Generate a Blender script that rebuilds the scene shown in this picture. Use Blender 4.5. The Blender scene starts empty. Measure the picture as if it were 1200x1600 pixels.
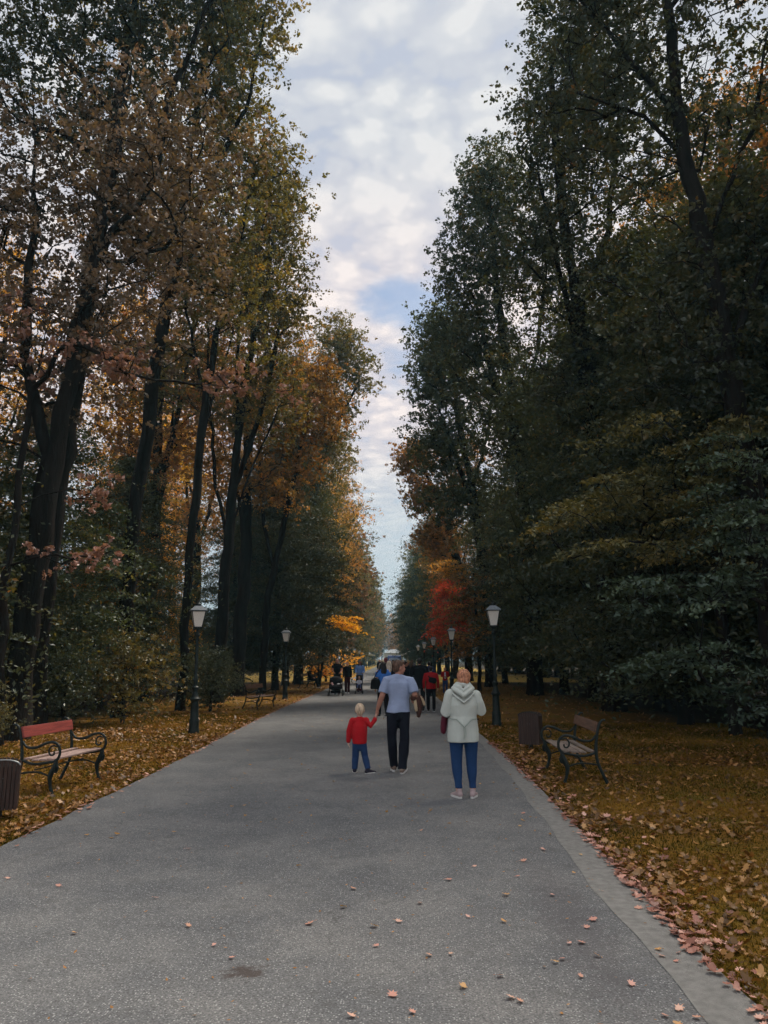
import bpy, math, random
import numpy as np
from mathutils import Vector, Matrix, noise

C = bpy.context.scene.collection
R = math.radians
random.seed(7)

# ------------------------------------------------------------------ camera, sky, sun
scene = bpy.context.scene
cam_d = bpy.data.cameras.new('camera')
cam_d.sensor_fit = 'VERTICAL'; cam_d.sensor_height = 36; cam_d.sensor_width = 27
cam_d.lens = 27.0; cam_d.clip_end = 3000; cam_d.clip_start = 0.05
cam = bpy.data.objects.new('camera', cam_d); C.objects.link(cam)
cam.location = (0, 0, 1.75)
cam.rotation_euler = (R(90) + math.atan(230 / 1200), 0, math.atan(12 / 1200))
scene.camera = cam

SUN_EL, SUN_AZ = R(58), R(42)          # azimuth measured from +Y towards +X
world = bpy.data.worlds.new('World'); scene.world = world; world.use_nodes = True
nt = world.node_tree; nt.nodes.clear()
def N(t, **k):
    n = nt.nodes.new(t)
    for a, v in k.items(): setattr(n, a, v)
    return n
def Lk(a, b): nt.links.new(a, b)
def mth(op, a, b=None, clamp=False):
    n = N('ShaderNodeMath', operation=op); n.use_clamp = clamp
    for i, v in enumerate((a, b)):
        if v is None: continue
        if isinstance(v, (int, float)): n.inputs[i].default_value = v
        else: Lk(v, n.inputs[i])
    return n.outputs[0]
def rampn(fac, stops, interp='EASE'):
    n = N('ShaderNodeValToRGB'); n.color_ramp.interpolation = interp
    el = n.color_ramp.elements
    while len(el) < len(stops): el.new(0.5)
    for e, (p, c) in zip(el, stops): e.position = p; e.color = (*c, 1) if len(c) == 3 else c
    Lk(fac, n.inputs[0]); return n.outputs[0]
def mixc(f, a, b, mode='MIX'):
    n = N('ShaderNodeMix', data_type='RGBA', blend_type=mode)
    for s, v in ((n.inputs[0], f), (n.inputs[6], a), (n.inputs[7], b)):
        if isinstance(v, (int, float)): s.default_value = v
        elif isinstance(v, tuple): s.default_value = (*v, 1)
        else: Lk(v, s)
    return n.outputs[2]
sky = N('ShaderNodeTexSky', sky_type='NISHITA', sun_disc=False)
sky.sun_elevation = SUN_EL; sky.sun_rotation = SUN_AZ; sky.air_density = 1.2; sky.dust_density = 1.5
tc = N('ShaderNodeTexCoord'); sep = N('ShaderNodeSeparateXYZ'); Lk(tc.outputs['Generated'], sep.inputs[0])
X, Y, Z = sep.outputs
zz = mth('ADD', mth('MAXIMUM', Z, 0.0), 0.10)
comb = N('ShaderNodeCombineXYZ'); Lk(mth('DIVIDE', X, zz), comb.inputs[0]); Lk(mth('DIVIDE', Y, zz), comb.inputs[1])
nz = N('ShaderNodeTexNoise'); nz.inputs['Scale'].default_value = 2.6; nz.inputs['Detail'].default_value = 7; nz.inputs['Roughness'].default_value = 0.55
Lk(comb.outputs[0], nz.inputs['Vector'])
warp = N('ShaderNodeVectorMath', operation='MULTIPLY_ADD'); Lk(nz.outputs['Color'], warp.inputs[0]); warp.inputs[1].default_value = (.16, .16, .16); Lk(comb.outputs[0], warp.inputs[2])
vo = N('ShaderNodeTexVoronoi', feature='SMOOTH_F1'); vo.inputs['Scale'].default_value = 11.0; vo.inputs['Smoothness'].default_value = 0.6
vo.inputs['Detail'].default_value = 2
Lk(warp.outputs[0], vo.inputs['Vector'])
nz2 = N('ShaderNodeTexNoise'); nz2.inputs['Scale'].default_value = 1.1; nz2.inputs['Detail'].default_value = 5
Lk(comb.outputs[0], nz2.inputs['Vector'])
puff = mth('ADD', mth('ADD', mth('MULTIPLY', mth('SUBTRACT', 0.75, vo.outputs['Distance']), 0.55), mth('MULTIPLY', nz2.outputs[0], 0.30)), mth('MULTIPLY', nz.outputs[0], 0.22))
cloud = rampn(puff, [(0.04, (0.345, 0.365, 0.415)), (0.15, (0.375, 0.39, 0.43)), (0.24, (0.42, 0.43, 0.455)), (0.36, (0.49, 0.49, 0.495))])
# warm tinge between roughly 15 and 35 degrees up, pale blue-grey at the horizon
warm = rampn(Z, [(0.16, (0, 0, 0)), (0.30, (1, 1, 1)), (0.42, (1, 1, 1)), (0.62, (0, 0, 0))])
cloud2 = mixc(warm, cloud, mixc(1.0, cloud, (1.24, 1.11, 1.06), 'MULTIPLY'))
hor = rampn(Z, [(0.06, (1, 1, 1)), (0.30, (0, 0, 0))])
cloud3 = mixc(hor, cloud2, (0.41, 0.455, 0.49))
# a gap of blue sky ahead
dotn = N('ShaderNodeVectorMath', operation='DISTANCE'); Lk(tc.outputs['Generated'], dotn.inputs[0]); dotn.inputs[1].default_value = (0.035, 0.905, 0.415)
gap = mth('ADD', dotn.outputs['Value'], mth('MULTIPLY', mth('SUBTRACT', nz.outputs[0], 0.5), 0.30))
cover = rampn(gap, [(0.02, (0.15, 0.15, 0.15)), (0.075, (1, 1, 1))])
thin = rampn(puff, [(0.02, (0.80, 0.80, 0.80)), (0.12, (1, 1, 1))])
covr = mth('MULTIPLY', cover, thin)
bg1 = N('ShaderNodeBackground'); Lk(sky.outputs[0], bg1.inputs[0]); bg1.inputs[1].default_value = 0.07
bg2 = N('ShaderNodeBackground'); Lk(cloud3, bg2.inputs[0]); bg2.inputs[1].default_value = 0.96
ms = N('ShaderNodeMixShader'); Lk(covr, ms.inputs[0]); Lk(bg1.outputs[0], ms.inputs[1]); Lk(bg2.outputs[0], ms.inputs[2])
wo = N('ShaderNodeOutputWorld'); Lk(ms.outputs[0], wo.inputs[0])

sl = bpy.data.lights.new('sun', 'SUN'); sl.energy = 2.7; sl.angle = R(13); sl.color = (1.0, 0.90, 0.76)
so = bpy.data.objects.new('sun', sl); C.objects.link(so)
sd = Vector((math.sin(SUN_AZ) * math.cos(SUN_EL), math.cos(SUN_AZ) * math.cos(SUN_EL), math.sin(SUN_EL)))
so.rotation_euler = sd.to_track_quat('Z', 'Y').to_euler(); so.location = (0, 30, 60)

scene.view_settings.view_transform = 'Standard'; scene.view_settings.look = 'None'
scene.view_settings.exposure = 0.84; scene.view_settings.gamma = 1.0
scene.render.engine = 'CYCLES'
cy = scene.cycles
cy.max_bounces = 4; cy.adaptive_threshold = 0.03; cy.diffuse_bounces = 1; cy.glossy_bounces = 2; cy.transmission_bounces = 3; cy.volume_bounces = 0
cy.transparent_max_bounces = 4; cy.use_denoising = True; cy.caustics_reflective = False; cy.caustics_refractive = False
cy.sample_clamp_indirect = 4; cy.volume_step_rate = 5

# ------------------------------------------------------------------ materials
def newmat(name):
    global nt
    m = bpy.data.materials.new(name); m.use_nodes = True; nt = m.node_tree; nt.nodes.clear(); return m
MATS = {}
def mat(name, col, rough=0.8, var=0.15, scale=12, bump=0.3, bscale=60, metal=0.0, spec=0.4, bdist=0.01, stretch=None, col2=None):
    if name in MATS: return MATS[name]
    m = newmat(name)
    tc = N('ShaderNodeTexCoord'); src = tc.outputs['Object']
    if stretch:
        mp = N('ShaderNodeMapping'); mp.inputs['Scale'].default_value = stretch; Lk(src, mp.inputs[0]); src = mp.outputs[0]
    n = N('ShaderNodeTexNoise'); n.inputs['Scale'].default_value = scale; n.inputs['Detail'].default_value = 5; Lk(src, n.inputs['Vector'])
    lo = tuple(c * (1 - var) for c in col); hi = tuple(min(1, c * (1 + var)) for c in (col2 or col))
    c = rampn(n.outputs[0], [(0.3, lo), (0.7, hi)], 'LINEAR')
    b = N('ShaderNodeBsdfPrincipled'); Lk(c, b.inputs['Base Color']); b.inputs['Roughness'].default_value = rough
    b.inputs['Metallic'].default_value = metal; b.inputs['Specular IOR Level'].default_value = spec
    if bump:
        n2 = N('ShaderNodeTexNoise'); n2.inputs['Scale'].default_value = bscale; n2.inputs['Detail'].default_value = 4; Lk(src, n2.inputs['Vector'])
        bp = N('ShaderNodeBump'); bp.inputs['Strength'].default_value = bump; bp.inputs['Distance'].default_value = bdist
        Lk(n2.outputs[0], bp.inputs['Height']); Lk(bp.outputs[0], b.inputs['Normal'])
    o = N('ShaderNodeOutputMaterial'); Lk(b.outputs[0], o.inputs[0]); MATS[name] = m; return m

def leafmat(name, stops, trans=0.35, gloss=0.05, randv=0.25):
    m = newmat(name)
    at = N('ShaderNodeAttribute'); at.attribute_name = 'tint'
    c = rampn(at.outputs['Fac'], stops, 'LINEAR')
    oi = N('ShaderNodeObjectInfo')
    v = mth('ADD', mth('MULTIPLY', oi.outputs['Random'], randv * 2), 1 - randv)
    hs = N('ShaderNodeHueSaturation'); Lk(c, hs.inputs['Color']); Lk(v, hs.inputs['Value'])
    Lk(mth('ADD', mth('MULTIPLY', oi.outputs['Random'], 0.02), 0.49), hs.inputs['Hue'])
    d = N('ShaderNodeBsdfDiffuse'); t = N('ShaderNodeBsdfTranslucent'); g = N('ShaderNodeBsdfGlossy')
    g.inputs['Roughness'].default_value = 0.45; g.inputs['Color'].default_value = (0.8, 0.85, 0.9, 1)
    Lk(hs.outputs[0], d.inputs[0])
    tcol = mixc(1.0, hs.outputs[0], (1.7, 1.45, 0.7), 'MULTIPLY'); Lk(tcol, t.inputs[0])
    m1 = N('ShaderNodeMixShader'); m1.inputs[0].default_value = trans; Lk(d.outputs[0], m1.inputs[1]); Lk(t.outputs[0], m1.inputs[2])
    m2 = N('ShaderNodeMixShader'); m2.inputs[0].default_value = gloss; Lk(m1.outputs[0], m2.inputs[1]); Lk(g.outputs[0], m2.inputs[2])
    o = N('ShaderNodeOutputMaterial'); Lk(m2.outputs[0], o.inputs[0]); return m

LEAF = {
 'dark':  leafmat('leaves_dark_green', [(0.0, (0.0279, 0.043, 0.0215)), (0.5, (0.0611, 0.0759, 0.029)), (0.85, (0.133, 0.111, 0.0323)), (1.0, (0.345, 0.164, 0.0376))]),
 'olive': leafmat('leaves_olive', [(0.0, (0.0675, 0.0756, 0.0216)), (0.5, (0.162, 0.142, 0.0351)), (0.85, (0.324, 0.209, 0.0432)), (1.0, (0.621, 0.284, 0.054))], trans=.42),
 'rust':  leafmat('leaves_rust', [(0.0, (0.102, 0.0796, 0.0327)), (0.4, (0.248, 0.138, 0.042)), (0.75, (0.495, 0.23, 0.0467)), (1.0, (0.92, 0.367, 0.0699))]),
 'mauve': leafmat('leaves_mauve_brown', [(0.0, (0.0675, 0.0513, 0.0378)), (0.5, (0.169, 0.115, 0.0783)), (0.85, (0.284, 0.189, 0.128)), (1.0, (0.486, 0.27, 0.176))], trans=0.25),
 'pink':  leafmat('leaves_pink_brown', [(0.0, (.12, .06, .05)), (0.5, (.28, .14, .11)), (1.0, (.48, .24, .20))], trans=0.2, gloss=.06),
 'gold':  leafmat('leaves_gold', [(0.0, (0.132, 0.11, 0.0264)), (0.4, (0.398, 0.221, 0.0331)), (0.8, (0.751, 0.375, 0.0442)), (1.0, (0.92, 0.485, 0.0442))], trans=0.45),
 'yellow':leafmat('leaves_bright_yellow', [(0.0, (0.385, 0.198, 0.022)), (0.5, (0.715, 0.374, 0.033)), (1.0, (0.92, 0.55, 0.088))], trans=0.45),
 'red':   leafmat('leaves_red', [(0.0, (.26, .06, .02)), (0.35, (.55, .075, .03)), (0.75, (.85, .11, .05)), (1.0, (.90, .26, .07))], trans=0.4, randv=0),
 'teal':  leafmat('leaves_blue_green', [(0.0, (.026, .046, .028)), (0.5, (.060, .092, .052)), (1.0, (.15, .20, .12))], trans=0.25, gloss=.05),
 'moss':  leafmat('leaves_moss_green', [(0.0, (0.0517, 0.0633, 0.0207)), (0.5, (0.149, 0.138, 0.0345)), (1.0, (0.368, 0.276, 0.0575))], trans=0.3),
}
BARK = mat('bark', (.017, .014, .012), .95, .45, 5, 1.0, 22, bdist=.04, stretch=(1, 1, .22), spec=.1)
BARK_PALE = mat('bark_pale', (.10, .09, .075), .95, .45, 5, 1.0, 22, bdist=.03, stretch=(1, 1, .3), spec=.1)

# ------------------------------------------------------------------ mesh helpers
class MB:
    def __init__(s): s.v = []; s.f = []
    def ring_tube(s, pts, radii, n=12, cap=True):
        pts = [Vector(p) for p in pts]; k0 = len(s.v); m = len(pts); ref = None
        for i, p in enumerate(pts):
            t = (pts[min(i + 1, m - 1)] - pts[max(i - 1, 0)]).normalized()
            if ref is None:
                ref = Vector((1, 0, 0)) if abs(t.x) < .8 else Vector((0, 0, 1))
            a = (ref - t * ref.dot(t)).normalized(); b = t.cross(a); ref = a
            r = radii[i] if isinstance(radii, (list, tuple)) else radii
            ra, rb = r if isinstance(r, (list, tuple)) else (r, r)
            for j in range(n):
                th = 2 * math.pi * j / n
                s.v.append(tuple(p + a * (math.cos(th) * ra) + b * (math.sin(th) * rb)))
        for i in range(m - 1):
            for j in range(n):
                j2 = (j + 1) % n; A = k0 + i * n; B = A + n
                s.f.append((A + j, A + j2, B + j2, B + j))
        if cap:
            s.f.append(tuple(k0 + j for j in reversed(range(n)))); s.f.append(tuple(k0 + (m - 1) * n + j for j in range(n)))
        return s
    def capsule(s, pts, radii, n=14):
        """tube with rounded ends"""
        pts = [Vector(p) for p in pts]
        rr = [r if isinstance(r, (list, tuple)) else (r, r) for r in (radii if isinstance(radii, (list, tuple)) else [radii] * len(pts))]
        t0 = (pts[0] - pts[1]).normalized(); t1 = (pts[-1] - pts[-2]).normalized()
        P = []; Q = []
        for a in (80, 55, 28):
            c, q = math.cos(R(a)), math.sin(R(a)); P.append(pts[0] + t0 * (min(rr[0]) * q)); Q.append((rr[0][0] * c, rr[0][1] * c))
        P += pts; Q += rr
        for a in (28, 55, 80):
            c, q = math.cos(R(a)), math.sin(R(a)); P.append(pts[-1] + t1 * (min(rr[-1]) * q)); Q.append((rr[-1][0] * c, rr[-1][1] * c))
        return s.ring_tube(P, Q, n)
    def box(s, c, d, M=None):
        k = len(s.v)
        for z in (-.5, .5):
            for x, y in ((-.5, -.5), (.5, -.5), (.5, .5), (-.5, .5)):
                p = Vector((x * d[0], y * d[1], z * d[2])); p = (M @ p if M else p) + Vector(c); s.v.append(tuple(p))
        for f in ((3, 2, 1, 0), (4, 5, 6, 7), (0, 1, 5, 4), (1, 2, 6, 5), (2, 3, 7, 6), (3, 0, 4, 7)): s.f.append(tuple(k + i for i in f))
        return s
    def ell(s, c, r, n=14, M=None):
        k = len(s.v); m = n // 2 + 1; c = Vector(c)
        s.v.append(tuple(c + (M @ Vector((0, 0, -r[2])) if M else Vector((0, 0, -r[2])))))
        for i in range(1, m):
            ph = -math.pi / 2 + math.pi * i / m
            for j in range(n):
                th = 2 * math.pi * j / n
                p = Vector((r[0] * math.cos(ph) * math.cos(th), r[1] * math.cos(ph) * math.sin(th), r[2] * math.sin(ph)))
                s.v.append(tuple(c + (M @ p if M else p)))
        s.v.append(tuple(c + (M @ Vector((0, 0, r[2])) if M else Vector((0, 0, r[2])))))
        top = len(s.v) - 1
        for j in range(n): s.f.append((k, k + 1 + (j + 1) % n, k + 1 + j))
        for i in range(m - 2):
            for j in range(n):
                A = k + 1 + i * n; B = A + n; s.f.append((A + j, A + (j + 1) % n, B + (j + 1) % n, B + j))
        A = k + 1 + (m - 2) * n
        for j in range(n): s.f.append((A + j, A + (j + 1) % n, top))
        return s
    def lathe(s, prof, n=16, c=(0, 0, 0), sq=False):
        """profile [(r,z)]; sq -> four-sided"""
        if sq: n = 4
        k = len(s.v)
        for r, z in prof:
            for j in range(n):
                th = 2 * math.pi * (j + (.5 if sq else 0)) / n; q = r * (math.sqrt(2) if sq else 1)
                s.v.append((c[0] + q * math.cos(th), c[1] + q * math.sin(th), c[2] + z))
        for i in range(len(prof) - 1):
            for j in range(n): s.f.append((k + i * n + j, k + i * n + (j + 1) % n, k + (i + 1) * n + (j + 1) % n, k + (i + 1) * n + j))
        s.f.append(tuple(k + j for j in reversed(range(n)))); s.f.append(tuple(k + (len(prof) - 1) * n + j for j in range(n)))
        return s
    def prism(s, poly, axis_pts):
        """extrude polygon of Vectors by vector"""
        k = len(s.v); n = len(poly); e = Vector(axis_pts)
        for p in poly: s.v.append(tuple(Vector(p)))
        for p in poly: s.v.append(tuple(Vector(p) + e))
        s.f.append(tuple(k + i for i in range(n))); s.f.append(tuple(k + n + i for i in reversed(range(n))))
        for i in range(n): s.f.append((k + (i + 1) % n, k + i, k + n + i, k + n + (i + 1) % n))
        return s
    def mesh(s, name, smooth=True):
        me = bpy.data.meshes.new(name); me.from_pydata(s.v, [], s.f); me.update()
        if smooth: me.shade_smooth()
        return me
    def build(s, name, m, parent=None, smooth=True, bevel=0, auto=35):
        me = s.mesh(name, smooth); o = link(name, me, m, parent)
        if bevel:
            b = o.modifiers.new('bevel', 'BEVEL'); b.width = bevel; b.segments = 2; b.limit_method = 'ANGLE'; b.angle_limit = R(40)
        if smooth and auto:
            me.set_sharp_from_angle(angle=R(auto))
        return o
def link(name, me, m, parent=None):
    o = bpy.data.objects.new(name, me); C.objects.link(o)
    if m and not me.materials: me.materials.append(m)
    if parent: o.parent = parent
    return o
def empty(name, loc, rz=0.0, label=None, cat=None, group=None):
    o = bpy.data.objects.new(name, None); C.objects.link(o); o.location = loc; o.rotation_euler = (0, 0, rz); o.empty_display_size = .3
    return tag(o, label, cat, group)
def tag(o, label=None, cat=None, group=None, kind=None):
    if label: o['label'] = label
    if cat: o['category'] = cat
    if group: o['group'] = group
    if kind: o['kind'] = kind
    return o
def dup(root, loc=None, rz=None, sc=None, label=None, cat=None, group=None):
    def cp(o, par):
        c = o.copy(); C.objects.link(c); c.parent = par
        for ch in list(o.children): cp(ch, c)
        return c
    r = cp(root, None)
    if loc is not None: r.location = loc
    if rz is not None: r.rotation_euler = (0, 0, rz)
    if sc is not None: r.scale = sc if isinstance(sc, tuple) else (sc,) * 3
    tag(r, label, cat, group)
    if not group and 'group' in r: del r['group']
    return r
SHOP = bpy.data.scenes.new('workshop')      # empty side scene so that only the piece being fused is evaluated
def fuse(mb, name, m, parent, voxel=.012, smooth=4, wr=0.0, wf=9, ws=(1, 1, .45)):
    """join overlapping closed shells into one continuous skin"""
    me = mb.mesh('tmp'); o = bpy.data.objects.new('tmp', me); SHOP.collection.objects.link(o)
    r = o.modifiers.new('r', 'REMESH'); r.mode = 'VOXEL'; r.voxel_size = voxel; r.adaptivity = 0
    if smooth:
        sm = o.modifiers.new('s', 'SMOOTH'); sm.factor = .5; sm.iterations = smooth
    
    with bpy.context.temp_override(scene=SHOP, view_layer=SHOP.view_layers[0]):
        dg = bpy.context.evaluated_depsgraph_get(); dg.update(); out = bpy.data.meshes.new_from_object(o.evaluated_get(dg)); bpy.data.objects.remove(o); bpy.data.meshes.remove(me)
    if wr:
        n = len(out.vertices); co = np.empty(n * 3, np.float32); nr = np.empty(n * 3, np.float32); out.vertices.foreach_get('co', co); out.vertices.foreach_get('normal', nr)
        co = co.reshape(-1, 3); nr = nr.reshape(-1, 3); q = co * wf * np.array(ws); q[:, 2] += 3 * (co[:, 0] + co[:, 1]); rg = np.random.RandomState(n % 9973); d = np.zeros(n)
        for k in range(10):
            a = rg.normal(0, 1, 3); a *= (1.6, 3.6)[k % 2] * rg.uniform(.7, 1.5) / np.linalg.norm(a); d += np.sin(q @ a + rg.uniform(0, 6.28) + .8 * np.sin(q @ a[::-1] * .7)) * (.30, .13)[k % 2]
        co += nr * (d * wr * .55)[:, None]; out.vertices.foreach_set('co', co.ravel()); out.update()
    out.name = name; out.shade_smooth()
    return link(name, out, m, parent)
def np_mesh(name, V, F, m, tint=None, smooth=False):
    """V (n,3), F (k,c) same corner count"""
    me = bpy.data.meshes.new(name); V = np.ascontiguousarray(V, dtype=np.float32); F = np.ascontiguousarray(F, dtype=np.int32)
    k, c = F.shape
    me.vertices.add(len(V)); me.vertices.foreach_set('co', V.ravel())
    me.loops.add(k * c); me.loops.foreach_set('vertex_index', F.ravel())
    me.polygons.add(k); me.polygons.foreach_set('loop_start', np.arange(0, k * c, c, dtype=np.int32))
    try: me.polygons.foreach_set('loop_total', np.full(k, c, dtype=np.int32))
    except Exception: pass
    me.update(calc_edges=True)
    if tint is not None:
        a = me.attributes.new('tint', 'FLOAT', 'FACE'); a.data.foreach_set('value', np.ascontiguousarray(tint, dtype=np.float32))
    me.polygons.foreach_set('use_smooth', np.full(k, smooth, dtype=bool))
    if m: me.materials.append(m)
    return me

# ------------------------------------------------------------------ ground, path
def fbm(x, y, seed=0, f=1.0):
    r = np.random.RandomState(seed); out = 0
    for k in range(6):
        a = r.uniform(0, 6.28); ff = f * (1.6 ** k); out = out + np.sin(ff * (x * np.cos(a) + y * np.sin(a)) + r.uniform(0, 6)) / (1.35 ** k)
    return out / 3.2
LEFT_EDGE = [(-30, -3.7), (7, -3.70), (12.7, -3.72), (20, -3.9), (27, -4.0), (45, -3.9), (80, -3.8), (400, -3.8)]
RIGHT_EDGE = [(-30, 1.82), (5, 1.86), (8, 1.94), (11, 2.03), (15, 2.09), (400, 2.1)]
INNER_EDGE = [(-30, 1.5), (6.4, 1.55), (8.4, 1.65), (12, 1.78), (18.5, 1.9), (400, 1.9)]
def ev(t, y): return np.interp(y, [a for a, _ in t], [b for _, b in t])

def groundmat():
    m = newmat('grass_and_litter')
    g = N('ShaderNodeNewGeometry'); sp = N('ShaderNodeSeparateXYZ'); Lk(g.outputs['Position'], sp.inputs[0])
    n1 = N('ShaderNodeTexNoise'); n1.inputs['Scale'].default_value = .7; n1.inputs['Detail'].default_value = 6; Lk(g.outputs['Position'], n1.inputs['Vector'])
    n2 = N('ShaderNodeTexNoise'); n2.inputs['Scale'].default_value = 28; n2.inputs['Detail'].default_value = 6; n2.inputs['Roughness'].default_value = .7; Lk(g.outputs['Position'], n2.inputs['Vector'])
    n3 = N('ShaderNodeTexVoronoi'); n3.inputs['Scale'].default_value = 16; Lk(g.outputs['Position'], n3.inputs['Vector'])
    base = rampn(n1.outputs[0], [(.3, (.10, .060, .010)), (.5, (.18, .095, .012)), (.7, (.13, .10, .012))])
    fine = rampn(n2.outputs[0], [(.3, (.45, .45, .45)), (.7, (1.6, 1.5, 1.3))], 'LINEAR')
    c = mixc(1.0, base, fine, 'MULTIPLY')
    lit = mixc(rampn(n3.outputs['Distance'], [(.0, (1, 1, 1)), (.25, (0, 0, 0))]), c, (.20, .11, .035))
    # wood floor away from the avenue: brown mould
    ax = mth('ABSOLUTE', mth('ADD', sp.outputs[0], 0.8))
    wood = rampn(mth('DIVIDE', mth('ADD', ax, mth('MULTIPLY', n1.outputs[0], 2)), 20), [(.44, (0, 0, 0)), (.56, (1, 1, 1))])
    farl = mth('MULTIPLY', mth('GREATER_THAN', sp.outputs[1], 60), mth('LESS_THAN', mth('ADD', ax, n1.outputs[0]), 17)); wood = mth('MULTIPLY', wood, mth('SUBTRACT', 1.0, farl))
    lit = mixc(mth('MULTIPLY', farl, .8), lit, (.30, .21, .045))  # far lawn: yellow grass, colour lightened to look sunlit under the crowns
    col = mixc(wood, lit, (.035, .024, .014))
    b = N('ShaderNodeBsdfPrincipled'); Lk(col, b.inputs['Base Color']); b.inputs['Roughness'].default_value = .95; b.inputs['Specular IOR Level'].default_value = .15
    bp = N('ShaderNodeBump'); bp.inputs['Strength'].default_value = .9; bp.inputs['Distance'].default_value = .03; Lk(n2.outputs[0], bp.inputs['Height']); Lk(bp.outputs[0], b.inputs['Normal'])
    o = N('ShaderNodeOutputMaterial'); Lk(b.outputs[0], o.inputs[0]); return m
def ground():
    xs = np.concatenate([np.linspace(-900, -40, 12), np.arange(-36, -9, 3), np.arange(-9, 9.1, .3), np.arange(12, 37, 3), np.linspace(40, 900, 12)])
    ys = np.concatenate([[-300, -60, -20, -5], np.arange(0, 30, .35), np.arange(30, 90, 2), np.linspace(90, 1500, 25)])
    Xg, Yg = np.meshgrid(xs, ys); Zg = 0.02 * fbm(Xg, Yg, 3, 1.1) + .015
    inside = (Xg > ev(LEFT_EDGE, Yg) - .1) & (Xg < ev(RIGHT_EDGE, Yg) + .1)
    edge = np.minimum(np.abs(Xg - ev(LEFT_EDGE, Yg)), np.abs(Xg - ev(RIGHT_EDGE, Yg)))
    Zg = np.where(inside, -.03, np.where(edge < .35, np.minimum(Zg, .012), Zg))
    Zg = np.where((np.abs(Xg) > 40) | (Yg > 84), np.where(inside, -.03, 0.0), Zg)
    V = np.stack([Xg.ravel(), Yg.ravel(), Zg.ravel()], 1); nx = len(xs); i = np.arange(len(ys) - 1)[:, None] * nx + np.arange(nx - 1)[None, :]
    F = np.stack([i, i + 1, i + 1 + nx, i + nx], -1).reshape(-1, 4)
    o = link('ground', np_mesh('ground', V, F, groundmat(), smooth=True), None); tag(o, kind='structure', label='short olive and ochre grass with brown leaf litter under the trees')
ground()

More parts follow.
